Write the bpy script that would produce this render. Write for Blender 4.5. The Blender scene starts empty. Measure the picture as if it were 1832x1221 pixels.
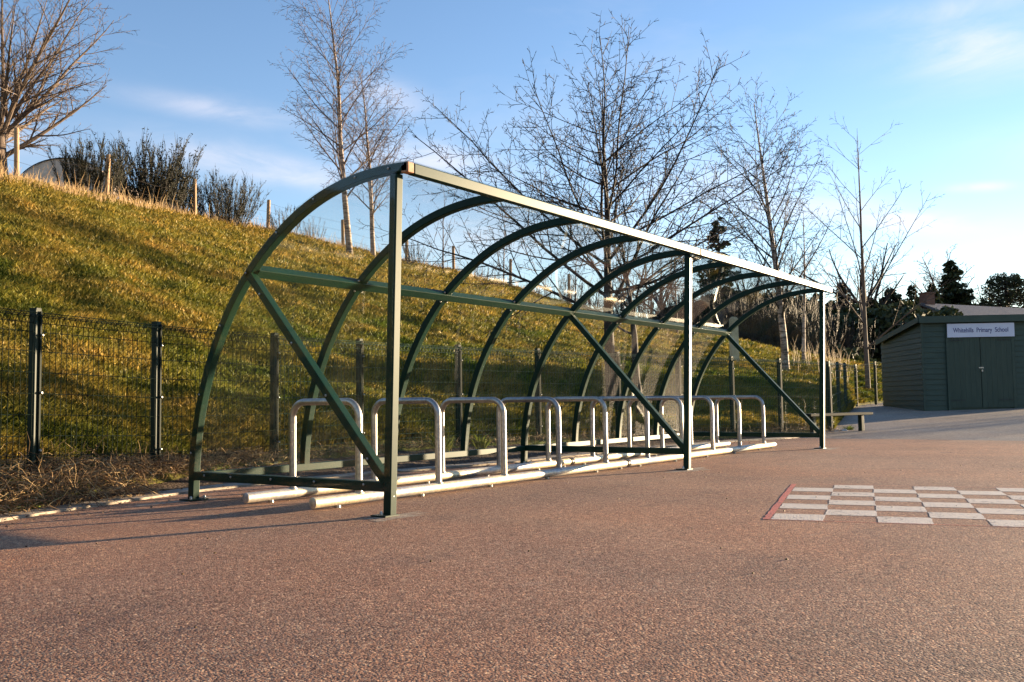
import bpy, math, random
import numpy as np
from mathutils import Vector, Matrix, noise
from math import sin, cos, pi, radians, sqrt, atan2, exp

# ------------------------------------------------------------------ scene, camera
scene = bpy.context.scene
COL = scene.collection
YAW, PITCH, ROLL = 0.62, 0.0643, -0.0134
FPX = 1673.6
CAM = np.array([-3.9968, -3.7301, 0.6544])
_F = np.array([cos(YAW)*cos(PITCH), sin(YAW)*cos(PITCH), sin(PITCH)])
_r = np.array([sin(YAW), -cos(YAW), 0.0]); _u = np.cross(_r, _F)
_R = _r*cos(ROLL)+_u*sin(ROLL); _U = -_r*sin(ROLL)+_u*cos(ROLL)

cam_data = bpy.data.cameras.new('camera')
cam_data.sensor_width = 36.0
cam_data.lens = FPX/1832*36
cam_data.clip_start = 0.05
cam_data.clip_end = 3000
cam = bpy.data.objects.new('camera', cam_data)
COL.objects.link(cam)
cam.matrix_world = Matrix(((_R[0], _U[0], -_F[0], CAM[0]), (_R[1], _U[1], -_F[1], CAM[1]),
                           (_R[2], _U[2], -_F[2], CAM[2]), (0, 0, 0, 1)))
scene.camera = cam

def at(px, py, d):
    """world point at pixel (of the 1832 px photograph) and depth d"""
    v = _F+_R*(px-916)/FPX-_U*(py-610.5)/FPX
    return CAM+v*d

# ------------------------------------------------------------------ materials
def new_mat(name):
    m = bpy.data.materials.new(name); m.use_nodes = True
    nt = m.node_tree; nt.nodes.clear()
    out = nt.nodes.new('ShaderNodeOutputMaterial')
    return m, nt, out
def nd(nt, t, **kw):
    n = nt.nodes.new(t)
    for k, v in kw.items():
        if k.startswith('i_'):
            key = k[2:]
            key = int(key) if key.isdigit() else key.replace('_', ' ')
            n.inputs[key].default_value = v
        else: setattr(n, k, v)
    return n
def ramp(nt, fac, stops, interp='LINEAR'):
    r = nt.nodes.new('ShaderNodeValToRGB'); r.color_ramp.interpolation = interp
    cr = r.color_ramp
    while len(cr.elements) < len(stops): cr.elements.new(0.5)
    for e, (p, c) in zip(cr.elements, stops):
        e.position = p; e.color = (c[0], c[1], c[2], 1)
    nt.links.new(fac, r.inputs[0]); return r.outputs[0]
def mixc(nt, fac, a, b, mode='MIX'):
    m = nt.nodes.new('ShaderNodeMix'); m.data_type = 'RGBA'; m.blend_type = mode
    for s, v in ((m.inputs[0], fac), (m.inputs[6], a), (m.inputs[7], b)):
        if hasattr(v, 'links'): nt.links.new(v, s)
        elif isinstance(v, (int, float)): s.default_value = v
        else: s.default_value = (v[0], v[1], v[2], 1)
    return m.outputs[2]
def mth(nt, op, a, b=0.0, c=None):
    m = nt.nodes.new('ShaderNodeMath'); m.operation = op
    for s, v in zip(m.inputs, (a, b, c)):
        if v is None: continue
        if hasattr(v, 'links'): nt.links.new(v, s)
        else: s.default_value = v
    return m.outputs[0]
def noise_(nt, vec, scale, detail=4, rough=0.55, dist=0.0):
    n = nd(nt, 'ShaderNodeTexNoise', i_Scale=scale, i_Detail=detail, i_Roughness=rough, i_Distortion=dist)
    if vec is not None: nt.links.new(vec, n.inputs['Vector'])
    return n.outputs[0]
def coords(nt, kind='Object'):
    return nt.nodes.new('ShaderNodeTexCoord').outputs[kind]
def scaled(nt, vec, s):
    m = nt.nodes.new('ShaderNodeMapping'); nt.links.new(vec, m.inputs[0])
    m.inputs['Scale'].default_value = s; return m.outputs[0]
def bsdf(nt, out, col, rough=0.6, metal=0.0, spec=0.5, bump=None, bstr=0.3, bdist=0.01):
    b = nt.nodes.new('ShaderNodeBsdfPrincipled')
    for key, v in (('Base Color', col), ('Roughness', rough), ('Metallic', metal), ('Specular IOR Level', spec)):
        if hasattr(v, 'links'): nt.links.new(v, b.inputs[key])
        elif isinstance(v, (int, float)): b.inputs[key].default_value = v
        else: b.inputs[key].default_value = (v[0], v[1], v[2], 1)
    if bump is not None:
        bp = nd(nt, 'ShaderNodeBump', i_Strength=bstr, i_Distance=bdist)
        nt.links.new(bump, bp.inputs['Height']); nt.links.new(bp.outputs[0], b.inputs['Normal'])
    nt.links.new(b.outputs[0], out.inputs[0])
    return b
def simple(name, c1, c2, scale=5, rough=0.7, metal=0.0, bstr=0.2, bdist=0.005, stretch=None, rvar=0.0, spec=0.5, detail=5):
    m, nt, out = new_mat(name)
    co = coords(nt)
    if stretch: co = scaled(nt, co, stretch)
    n = noise_(nt, co, scale, detail, 0.6)
    col = ramp(nt, n, [(0.3, c1), (0.7, c2)])
    n2 = noise_(nt, co, scale*6, 4, 0.6)
    r = rough if not rvar else mth(nt, 'ADD', mth(nt, 'MULTIPLY', n2, rvar), rough-rvar/2)
    bsdf(nt, out, col, r, metal, spec, n2, bstr, bdist)
    return m

def mat_paint():
    m, nt, out = new_mat('green_paint')
    co = coords(nt)
    n = noise_(nt, co, 3.0, 5, .6); n2 = noise_(nt, co, 60, 4, .6)
    base = ramp(nt, n, [(.3, (.0005, .020, .011)), (.7, (.0009, .029, .016))])
    dirt = ramp(nt, n2, [(.55, (0, 0, 0)), (.8, (.35, .35, .35))])
    col = mixc(nt, dirt, base, (.010, .020, .012))
    rough = mth(nt, 'ADD', mth(nt, 'MULTIPLY', n2, .16), .36)
    bsdf(nt, out, col, rough, 0, .22, n2, .06, .001)
    return m
def mat_tarmac(name, tints, speck_dark, speck_light, big):
    m, nt, out = new_mat(name)
    co = coords(nt)
    v = nd(nt, 'ShaderNodeTexVoronoi', i_Scale=120.0, i_Randomness=1.0); nt.links.new(co, v.inputs['Vector'])
    v2 = nd(nt, 'ShaderNodeTexVoronoi', i_Scale=230.0, i_Randomness=1.0); nt.links.new(co, v2.inputs['Vector'])
    sep = nt.nodes.new('ShaderNodeSeparateColor'); nt.links.new(v.outputs['Color'], sep.inputs[0])
    sep2 = nt.nodes.new('ShaderNodeSeparateColor'); nt.links.new(v2.outputs['Color'], sep2.inputs[0])
    bign = noise_(nt, co, .55, 6, .62, .4)
    mid = noise_(nt, co, 3.2, 5, .65)
    base = ramp(nt, bign, [(.32, tints[0]), (.5, tints[1]), (.68, tints[2])])
    base = mixc(nt, mth(nt, 'MULTIPLY', ramp(nt, mid, [(.45, (0, 0, 0)), (.75, (1, 1, 1))]), .45), base, big)
    stone = ramp(nt, sep.outputs[0], [(0, speck_dark), (.38, tints[1]), (.75, tints[2]), (1, speck_light)])
    col = mixc(nt, .55, base, stone)
    fine = ramp(nt, sep2.outputs[1], [(0, (.25, .25, .27)), (.45, (.85, .85, .85)), (.85, (1.35, 1.3, 1.25)), (1, (2.0, 1.9, 1.75))])
    col = mixc(nt, .75, col, fine, 'MULTIPLY')
    warm = noise_(nt, co, .35, 4, .55, .6)
    col = mixc(nt, ramp(nt, warm, [(.42, (0, 0, 0)), (.66, (.55, .55, .55))]), col, mixc(nt, 1.0, col, (1.35, 1.08, .86), 'MULTIPLY'))
    vm = nd(nt, 'ShaderNodeTexVoronoi', i_Scale=62.0); nt.links.new(co, vm.inputs['Vector'])
    spm = nt.nodes.new('ShaderNodeSeparateColor'); nt.links.new(vm.outputs['Color'], spm.inputs[0])
    col = mixc(nt, .42, col, ramp(nt, spm.outputs[0], [(0, (.40, .38, .38)), (.3, (.85, .85, .85)), (.8, (1.15, 1.15, 1.15)), (1, (1.9, 1.8, 1.6))]), 'MULTIPLY')
    gy = noise_(nt, co, .8, 5, .6, .3)
    col = mixc(nt, ramp(nt, gy, [(.52, (0, 0, 0)), (.72, (.5, .5, .5))]), col, mixc(nt, 1.0, col, (.62, .68, .74), 'MULTIPLY'))
    dots = nd(nt, 'ShaderNodeTexVoronoi', i_Scale=1.7, i_Randomness=1.0); nt.links.new(co, dots.inputs['Vector'])
    wob = mth(nt, 'ADD', dots.outputs['Distance'], mth(nt, 'MULTIPLY', noise_(nt, co, 60, 2, .5), .012))
    col = mixc(nt, ramp(nt, wob, [(.020, (.85, .85, .85)), (.028, (0, 0, 0))]), col, (.02, .018, .018))
    scuff = noise_(nt, scaled(nt, co, (1.0, 5.0, 1)), 2.6, 6, .7, 1.0)
    col = mixc(nt, ramp(nt, scuff, [(.60, (0, 0, 0)), (.74, (.30, .30, .30))]), col, (.42, .30, .22))
    # old dark damp / worn patches
    patch = noise_(nt, scaled(nt, co, (1, 2.2, 1)), 1.1, 5, .6, .5)
    col = mixc(nt, ramp(nt, patch, [(.56, (0, 0, 0)), (.78, (.42, .42, .42))]), col, (.05, .04, .04))
    h = mth(nt, 'ADD', v.outputs['Distance'], mth(nt, 'MULTIPLY', sep.outputs[2], .35))
    h = mth(nt, 'ADD', h, mth(nt, 'MULTIPLY', v2.outputs['Distance'], .4))
    h = mth(nt, 'MULTIPLY', h, -1.0)
    b = bsdf(nt, out, col, .75, 0, .3, h, .42, .004)
    return m
def mat_grass(name, tint_attr=True, base=False):
    m, nt, out = new_mat(name)
    co = coords(nt)
    n = noise_(nt, scaled(nt, co, (.8, .8, 1.6)), 1.1, 5, .6, .6)
    n2 = noise_(nt, co, .28, 4, .6, .3)
    g = ramp(nt, n, [(.30, (.050, .085, .012)), (.43, (.10, .135, .018)), (.54, (.17, .155, .026)), (.68, (.30, .215, .062)), (.82, (.25, .16, .065))])
    g2 = ramp(nt, n2, [(.38, (.055, .10, .012)), (.62, (.30, .21, .06))])
    col = mixc(nt, .38, g, g2)
    # drier towards the top of the bank
    geo = nt.nodes.new('ShaderNodeNewGeometry'); sp = nt.nodes.new('ShaderNodeSeparateXYZ')
    nt.links.new(geo.outputs['Position'], sp.inputs[0])
    dry = nt.nodes.new('ShaderNodeMapRange'); nt.links.new(sp.outputs[2], dry.inputs[0])
    dry.inputs[1].default_value = 2.2; dry.inputs[2].default_value = 7.0; dry.inputs[3].default_value = 0; dry.inputs[4].default_value = .45
    col = mixc(nt, dry.outputs[0], col, (.28, .19, .055))
    if tint_attr:
        a = nd(nt, 'ShaderNodeAttribute', attribute_name='tint')
        tin = ramp(nt, a.outputs['Fac'], [(0, (.55, .62, .38)), (.45, (1.15, 1.12, .95)), (.75, (1.75, 1.5, 1.2)), (1, (2.5, 2.05, 1.7))])
        col = mixc(nt, 1.0, col, tin, 'MULTIPLY')
        b = nt.nodes.new('ShaderNodeBsdfPrincipled'); b.inputs['Roughness'].default_value = .6
        b.inputs['Specular IOR Level'].default_value = .25
        t = nt.nodes.new('ShaderNodeBsdfTranslucent')
        nt.links.new(col, b.inputs['Base Color']); nt.links.new(col, t.inputs[0])
        mx = nt.nodes.new('ShaderNodeMixShader'); mx.inputs[0].default_value = .32
        nt.links.new(b.outputs[0], mx.inputs[1]); nt.links.new(t.outputs[0], mx.inputs[2]); nt.links.new(mx.outputs[0], out.inputs[0])
    else:
        f = noise_(nt, co, 14, 6, .7)
        col = mixc(nt, ramp(nt, f, [(.3, (.45, .45, .45)), (.6, (0, 0, 0))]), col, (.06, .055, .02))
        bsdf(nt, out, col, .9, 0, .2, f, .8, .06)
    return m
def mat_straw():
    m, nt, out = new_mat('dry_straw')
    a = nd(nt, 'ShaderNodeAttribute', attribute_name='tint')
    col = ramp(nt, a.outputs['Fac'], [(0, (.035, .022, .012)), (.35, (.15, .088, .042)), (.7, (.38, .24, .11)), (1, (.60, .44, .22))])
    bsdf(nt, out, col, .7, 0, .25)
    return m
def mat_leaf(name, c0, c1, trans=.2):
    m, nt, out = new_mat(name)
    a = nd(nt, 'ShaderNodeAttribute', attribute_name='tint')
    col = ramp(nt, a.outputs['Fac'], [(0, c0), (1, c1)])
    b = nt.nodes.new('ShaderNodeBsdfPrincipled'); b.inputs['Roughness'].default_value = .6
    b.inputs['Specular IOR Level'].default_value = .3
    t = nt.nodes.new('ShaderNodeBsdfTranslucent')
    nt.links.new(col, b.inputs['Base Color']); nt.links.new(col, t.inputs[0])
    mx = nt.nodes.new('ShaderNodeMixShader'); mx.inputs[0].default_value = trans
    nt.links.new(b.outputs[0], mx.inputs[1]); nt.links.new(t.outputs[0], mx.inputs[2]); nt.links.new(mx.outputs[0], out.inputs[0])
    return m
def mat_perspex():
    m, nt, out = new_mat('clear_perspex')
    co = coords(nt)
    tr = nd(nt, 'ShaderNodeBsdfTransparent'); tr.inputs[0].default_value = (.982, .988, .982, 1)
    gl = nd(nt, 'ShaderNodeBsdfGlossy'); gl.inputs['Roughness'].default_value = .035; gl.inputs[0].default_value = (1, 1, 1, 1)
    n = noise_(nt, co, 1.3, 2, .5)
    bp = nd(nt, 'ShaderNodeBump', i_Strength=.05, i_Distance=.01)
    nt.links.new(n, bp.inputs['Height']); nt.links.new(bp.outputs[0], gl.inputs['Normal'])
    fr = nd(nt, 'ShaderNodeFresnel', i_IOR=1.24)
    gb = nt.nodes.new('ShaderNodeNewGeometry')
    nt.links.new(mth(nt, 'ADD', mth(nt, 'MULTIPLY', gb.outputs['Backfacing'], 1/1.24-1.24), 1.24), fr.inputs[0])
    mx = nt.nodes.new('ShaderNodeMixShader'); nt.links.new(fr.outputs[0], mx.inputs[0])
    nt.links.new(tr.outputs[0], mx.inputs[1]); nt.links.new(gl.outputs[0], mx.inputs[2])
    # light grime film
    df = nd(nt, 'ShaderNodeBsdfDiffuse'); df.inputs[0].default_value = (.45, .42, .33, 1)
    g = noise_(nt, scaled(nt, co, (1, 1, .35)), 4.0, 6, .7)
    gf = ramp(nt, g, [(.4, (.0, .0, .0)), (.85, (.022, .022, .022))])
    m2 = nt.nodes.new('ShaderNodeMixShader'); nt.links.new(gf, m2.inputs[0])
    nt.links.new(mx.outputs[0], m2.inputs[1]); nt.links.new(df.outputs[0], m2.inputs[2])
    nt.links.new(m2.outputs[0], out.inputs[0])
    return m
def mat_birch():
    m, nt, out = new_mat('birch_bark')
    co = coords(nt)
    n = noise_(nt, scaled(nt, co, (1, 1, 5)), 3.0, 6, .65)
    col = ramp(nt, n, [(.38, (.05, .035, .03)), (.5, (.32, .24, .19)), (.7, (.58, .49, .42))])
    bsdf(nt, out, col, .75, 0, .3, n, .4, .02)
    return m

M = {}
M['paint'] = mat_paint()
def mat_galv(name, c0, c1, c2, metal, rough):
    m, nt, out = new_mat(name); co = coords(nt)
    a = noise_(nt, co, 1.7, 3, .55, .4); b = noise_(nt, co, 22, 5, .7)
    v = nd(nt, 'ShaderNodeTexVoronoi', i_Scale=60.0); nt.links.new(co, v.inputs['Vector'])
    col = ramp(nt, a, [(.36, c0), (.5, c1), (.62, c2)])
    sep = nt.nodes.new('ShaderNodeSeparateColor'); nt.links.new(v.outputs['Color'], sep.inputs[0])
    col = mixc(nt, .5, col, ramp(nt, sep.outputs[0], [(0, (.6, .6, .62)), (1, (1.2, 1.2, 1.2))]), 'MULTIPLY')
    col = mixc(nt, ramp(nt, b, [(.56, (0, 0, 0)), (.72, (.6, .6, .6))]), col, (.20, .16, .12))
    r = mth(nt, 'ADD', mth(nt, 'MULTIPLY', b, .3), rough-.15)
    bsdf(nt, out, col, r, metal, .5, b, .15, .002); return m
M['steel'] = mat_galv('galvanised_steel', (.31, .31, .32), (.46, .44, .42), (.54, .49, .42), 1.0, .42)
M['tube'] = mat_galv('galvanised_ground_tube', (.36, .38, .42), (.66, .58, .43), (.76, .64, .42), .6, .5)
M['bolt'] = simple('bolt_zinc', (.30, .30, .29), (.45, .45, .43), 30, .4, 1.0)
M['rubber'] = simple('black_plastic', (.008, .008, .008), (.02, .02, .02), 20, .5)
M['rust'] = simple('rusty_end', (.30, .13, .06), (.52, .30, .18), 30, .7, 0, .4, .002)
M['perspex'] = mat_perspex()
M['fence'] = simple('fence_green', (.005, .019, .011), (.009, .028, .016), 8, .5, 0, .05, .001, spec=.3)
M['wire_far'] = simple('worn_fence_wire', (.02, .05, .03), (.04, .08, .05), 8, .45, 0, .0, .001)  # lighter copy of the fence wire, with sunlight put into its colour
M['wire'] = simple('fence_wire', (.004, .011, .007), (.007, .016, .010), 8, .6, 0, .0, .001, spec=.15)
M['red_tarmac'] = mat_tarmac('red_tarmac', ((.19, .095, .060), (.31, .158, .097), (.42, .248, .155)), (.06, .035, .027), (.72, .52, .34), (.40, .22, .13))
M['grey_tarmac'] = mat_tarmac('grey_tarmac', ((.22, .175, .14), (.30, .25, .205), (.38, .32, .26)), (.12, .11, .10), (.55, .5, .45), (.34, .30, .27))
M['concrete'] = simple('concrete', (.22, .18, .14), (.42, .35, .27), 6, .85, 0, .5, .01)
M['patch'] = simple('worn_mortar', (.22, .14, .10), (.50, .38, .27), 14, .85, 0, .6, .006)
M['soil'] = simple('soil', (.045, .028, .018), (.12, .075, .045), 5, .95, 0, .9, .04)
M['terrain'] = mat_grass('turf', False)
M['grass'] = mat_grass('grass_blades', True)
M['straw'] = mat_straw()
M['wood_post'] = simple('weathered_post', (.22, .13, .07), (.40, .27, .15), 4, .8, 0, .5, .01, (6, 6, 1))
M['bark_dark'] = simple('dark_bark', (.014, .010, .009), (.040, .028, .023), 8, .8, 0, .5, .01, (1, 1, .3))
M['bark_red'] = simple('reddish_twig_bark', (.060, .036, .030), (.125, .080, .062), 6, .75, 0, .3, .01)
M['bark_tan'] = simple('tan_bark', (.075, .053, .040), (.16, .112, .080), 5, .8, 0, .5, .01, (1, 1, .3))
M['birch'] = mat_birch()
M['shed'] = simple('shed_green', (.028, .052, .036), (.044, .072, .050), 3, .6, 0, .15, .003, (1, 1, 4))
M['shed_door'] = simple('shed_door_green', (.030, .052, .036), (.046, .070, .048), 2.5, .65, 0, .2, .003, (6, 6, 1))
M['felt'] = simple('roof_felt', (.035, .045, .038), (.06, .07, .06), 12, .9)
M['sign'] = simple('sign_white', (.62, .63, .74), (.70, .71, .80), 3, .4)
M['ink'] = simple('sign_ink', (.05, .06, .18), (.07, .08, .22), 3, .5)
M['slate'] = simple('slate_roof', (.06, .06, .07), (.11, .11, .12), 9, .7, 0, .4, .02)
M['render'] = simple('rendered_wall', (.22, .19, .16), (.32, .28, .23), 3, .9)
M['brick'] = simple('chimney_brick', (.10, .05, .035), (.18, .09, .06), 9, .9)
M['stone'] = simple('pale_stone', (.42, .36, .22), (.62, .55, .36), 6, .9, 0, .6, .02)
M['tunnel'] = simple('faded_tunnel_sheet', (.50, .38, .30), (.68, .54, .44), 3, .6)
M['white_paint'] = None
M['red_paint'] = None
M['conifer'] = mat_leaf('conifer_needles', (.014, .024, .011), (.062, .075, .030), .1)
M['broom'] = mat_leaf('broom_stems', (.008, .012, .006), (.040, .038, .018), .1)
M['hedge'] = mat_leaf('brown_scrub', (.016, .011, .008), (.070, .044, .028), .1)
M['weed'] = mat_leaf('weed_leaves', (.05, .09, .012), (.26, .27, .05), .35)
M['litter'] = mat_leaf('leaf_litter_mat', (.06, .03, .02), (.40, .26, .13), .1)

def mat_roadpaint(name, c):
    m, nt, out = new_mat(name)
    co = coords(nt)
    v = nd(nt, 'ShaderNodeTexVoronoi', i_Scale=95.0); nt.links.new(co, v.inputs['Vector'])
    n = noise_(nt, co, 26, 6, .75); n2 = noise_(nt, co, 3.5, 4, .6)
    wear = mth(nt, 'ADD', mth(nt, 'MULTIPLY', n, .65), mth(nt, 'MULTIPLY', n2, .35))
    f = ramp(nt, wear, [(.53, (0, 0, 0)), (.62, (.9, .9, .9))])
    n3 = noise_(nt, co, 9, 3, .5)
    c2 = mixc(nt, n3, c, tuple(x*.8 for x in c))
    col = mixc(nt, f, c2, (.15, .10, .08))
    h = mth(nt, 'MULTIPLY', v.outputs['Distance'], -1.0)
    bsdf(nt, out, col, .65, 0, .35, h, .35, .005)
    return m
M['white_paint'] = mat_roadpaint('worn_white_paint', (.88, .72, .55))
M['red_paint'] = mat_roadpaint('worn_red_paint', (.72, .20, .13))

# ------------------------------------------------------------------ mesh helpers
class MB:
    def __init__(s): s.v = []; s.f = []; s.t = []
    def quad(s, a, b, c, d, t=None):
        i = len(s.v); s.v += [tuple(a), tuple(b), tuple(c), tuple(d)]; s.f.append((i, i+1, i+2, i+3))
        if t is not None: s.t += [t]*4
    def tri(s, a, b, c, t=None):
        i = len(s.v); s.v += [tuple(a), tuple(b), tuple(c)]; s.f.append((i, i+1, i+2))
        if t is not None: s.t += [t]*3
    def box(s, x0, x1, y0, y1, z0, z1):
        i = len(s.v)
        s.v += [(x0, y0, z0), (x1, y0, z0), (x1, y1, z0), (x0, y1, z0), (x0, y0, z1), (x1, y0, z1), (x1, y1, z1), (x0, y1, z1)]
        s.f += [(i, i+3, i+2, i+1), (i+4, i+5, i+6, i+7), (i, i+1, i+5, i+4), (i+1, i+2, i+6, i+5), (i+2, i+3, i+7, i+6), (i+3, i, i+4, i+7)]
    def beam(s, a, b, w, h, up=(0, 0, 1), ch=0.0):
        """box beam from a to b, width w (sideways), height h (along up)"""
        a = Vector(a); b = Vector(b); d = (b-a).normalized(); up = Vector(up)
        side = d.cross(up).normalized(); u = side.cross(d).normalized()
        if ch <= 0: prof = [(-w/2, -h/2), (w/2, -h/2), (w/2, h/2), (-w/2, h/2)]
        else:
            c = ch; prof = [(-w/2+c, -h/2), (w/2-c, -h/2), (w/2, -h/2+c), (w/2, h/2-c), (w/2-c, h/2), (-w/2+c, h/2), (-w/2, h/2-c), (-w/2, -h/2+c)]
        i = len(s.v); n = len(prof)
        for p in (a, b):
            for x, y in prof: s.v.append(tuple(p+side*x+u*y))
        for k in range(n): s.f.append((i+k, i+(k+1) % n, i+n+(k+1) % n, i+n+k))
        s.f.append(tuple(i+n-1-k for k in range(n))); s.f.append(tuple(i+n+k for k in range(n)))
    def tube(s, pts, rad, n=6, cap=True, t=None):
        if len(pts) < 2: return
        pts = [Vector(p) for p in pts]
        if not hasattr(rad, '__len__'): rad = [rad]*len(pts)
        d0 = (pts[1]-pts[0]).normalized()
        ref = Vector((0, 0, 1)) if abs(d0.z) < .9 else Vector((1, 0, 0))
        nx = d0.cross(ref).normalized(); i0 = len(s.v)
        for k, p in enumerate(pts):
            if k == 0: d = d0
            elif k == len(pts)-1: d = (pts[k]-pts[k-1])
            else: d = (pts[k+1]-pts[k-1])
            if d.length < 1e-9: d = d0
            d = d.normalized()
            nx = (nx-d*nx.dot(d))
            nx = nx.normalized() if nx.length > 1e-6 else d.orthogonal().normalized()
            ny = d.cross(nx)
            for j in range(n):
                a = 2*pi*j/n
                s.v.append(tuple(p+(nx*cos(a)+ny*sin(a))*rad[k]))
        if t is not None: s.t += [t]*(n*len(pts))
        for k in range(len(pts)-1):
            for j in range(n):
                a = i0+k*n+j; b = i0+k*n+(j+1) % n
                s.f.append((a, b, b+n, a+n))
        if cap and n > 2:
            s.f.append(tuple(i0+n-1-j for j in range(n))); e = i0+(len(pts)-1)*n
            s.f.append(tuple(e+j for j in range(n)))
    def build(s, name, mat, parent=None, smooth=False):
        me = bpy.data.meshes.new(name)
        nv = len(s.v)
        me.vertices.add(nv); me.vertices.foreach_set('co', np.array(s.v, dtype=np.float32).ravel())
        ln = np.array([len(f) for f in s.f], dtype=np.int32)
        me.loops.add(int(ln.sum())); me.loops.foreach_set('vertex_index', np.fromiter((i for f in s.f for i in f), dtype=np.int32))
        me.polygons.add(len(ln)); me.polygons.foreach_set('loop_start', np.concatenate(([0], np.cumsum(ln)[:-1])).astype(np.int32))
        me.polygons.foreach_set('loop_total', ln)
        me.update(calc_edges=True)
        if s.t:
            a = me.attributes.new('tint', 'FLOAT', 'POINT'); a.data.foreach_set('value', np.array(s.t, dtype=np.float32))
        me.validate()
        me.materials.append(mat)
        me.polygons.foreach_set('use_smooth', [bool(smooth)]*len(me.polygons))
        if smooth:
            me.set_sharp_from_angle(angle=radians(40))
        o = bpy.data.objects.new(name, me); COL.objects.link(o)
        if parent is not None: o.parent = parent
        return o
def arr_mesh(name, V, Fq, mat, tint=None, parent=None, smooth=False):
    me = bpy.data.meshes.new(name); V = np.asarray(V, np.float32); Fq = np.asarray(Fq, np.int32)
    me.vertices.add(len(V)); me.vertices.foreach_set('co', V.ravel())
    me.loops.add(Fq.size); me.loops.foreach_set('vertex_index', Fq.ravel())
    k = Fq.shape[1]
    me.polygons.add(len(Fq)); me.polygons.foreach_set('loop_start', np.arange(len(Fq), dtype=np.int32)*k)
    me.polygons.foreach_set('loop_total', np.full(len(Fq), k, np.int32)); me.update(calc_edges=True)
    if tint is not None:
        a = me.attributes.new('tint', 'FLOAT', 'POINT'); a.data.foreach_set('value', np.asarray(tint, np.float32))
    me.materials.append(mat)
    me.polygons.foreach_set('use_smooth', [bool(smooth)]*len(me.polygons))
    o = bpy.data.objects.new(name, me); COL.objects.link(o)
    if parent is not None: o.parent = parent
    return o
def bevel(o, w=.004, seg=2):
    b = o.modifiers.new('bevel', 'BEVEL'); b.width = w; b.segments = seg; b.limit_method = 'ANGLE'; b.angle_limit = radians(40)
    return o
def tag(o, label=None, cat=None, group=None, kind=None):
    if label: o['label'] = label
    if cat: o['category'] = cat
    if group: o['group'] = group
    if kind: o['kind'] = kind
    return o
def empty(name, loc, label, cat, group=None):
    o = bpy.data.objects.new(name, None); COL.objects.link(o); o.empty_display_size = .2
    o.location = (float(loc[0]), float(loc[1]), float(loc[2]))
    return tag(o, label, cat, group)
def settle(root):
    """parts were modelled in world space: keep them there under the moved root"""
    bpy.context.view_layer.update()
    inv = Matrix.Translation(root.location).inverted()
    for ch in root.children: ch.matrix_parent_inverse = inv
def noise2(x, y, s=1.0, seed=0): return noise.noise(Vector((x*s+seed*7.3, y*s-seed*3.1, seed*1.7)))

# ------------------------------------------------------------------ ground heights
def tarmac_z(x, y):
    return 0.0 if x < 11 else (x-11)*.035 if x < 30 else .665+(x-30)*.01
CREST = [(-900, 150, 20, ), (-400, 215, 21), (0, 312, 23), (190, 353, 26), (349, 383, 32), (479, 409, 38), (614, 440, 40), (724, 467, 43),
         (812, 485, 46), (914, 512, 50), (1000, 540, 50), (1100, 572, 48), (1200, 592, 45), (1300, 606, 40), (1400, 630, 37),
         (1500, 646, 36), (1580, 658, 36), (1700, 676, 38), (1900, 690, 42), (2600, 700, 60)]
FOOT = [(-900, 3.2, .15), (-400, 4.5, .2), (-150, 5.5, .2), (63, 6.38, .2), (280, 7.53, .14), (492, 8.88, .13), (643, 9.85, .18), (819, 11.1, .18), (965, 12.1, .16),
        (1095, 13.2, .14), (1320, 14.9, .10), (1488, 16.9, .06), (1512, 22, .25), (1530, 26, .42), (1580, 27.5, .5), (1700, 31, .62), (1900, 36, .7), (2600, 55, .9)]
_cx = [c[0] for c in CREST]; _cd = [c[2] for c in CREST]
_cz = [float(at(c[0], c[1], c[2])[2]) for c in CREST]
_fx = [c[0] for c in FOOT]; _fd = [c[1] for c in FOOT]; _fz = [c[2] for c in FOOT]
Fh = np.array([cos(YAW), sin(YAW)]); Rh = np.array([sin(YAW), -cos(YAW)])
def bank_z(px, d):
    """height of the grass bank; px = bearing (pixel column), d = distance along the view; arrays allowed"""
    cd = np.interp(px, _cx, _cd); cz = np.interp(px, _cx, _cz); fd = np.interp(px, _fx, _fd); fz = np.interp(px, _fx, _fz)
    t = (d-fd)/(cd-fd)
    g = np.where(t < 0, 0, np.where(t < 1, t*(1.06)-.06*t*t*t*t, 1.0))
    z = fz+(cz-fz)*g
    z = np.where(t < 0, fz+(d-fd)*.62, z)
    z = np.where(t > 1, cz-(d-cd)*.05-.12*np.clip(d-cd, 0, 2)/2, z)
    return z
def bank_xyz(px, d):
    lat = (px-916)/FPX*d
    # tiny correction for camera pitch/roll so that bearings agree with photo columns
    x = CAM[0]+Fh[0]*d+Rh[0]*lat; y = CAM[1]+Fh[1]*d+Rh[1]*lat
    return x, y
def bump_np(x, y):
    return .5*(.07*np.sin(x*1.3+1.1*np.sin(y*.9))*np.sin(y*1.1+.8*np.sin(x*.7))+.05*np.sin(x*2.9+y*1.7+np.sin(y*2.3))+.035*np.sin(x*5.1-y*3.3+1.3*np.sin(x*2.1)))
def on_bank(px, d):
    x, y = bank_xyz(px, d)
    z = float(bank_z(px, d))
    return Vector((float(x), float(y), z))

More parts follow.
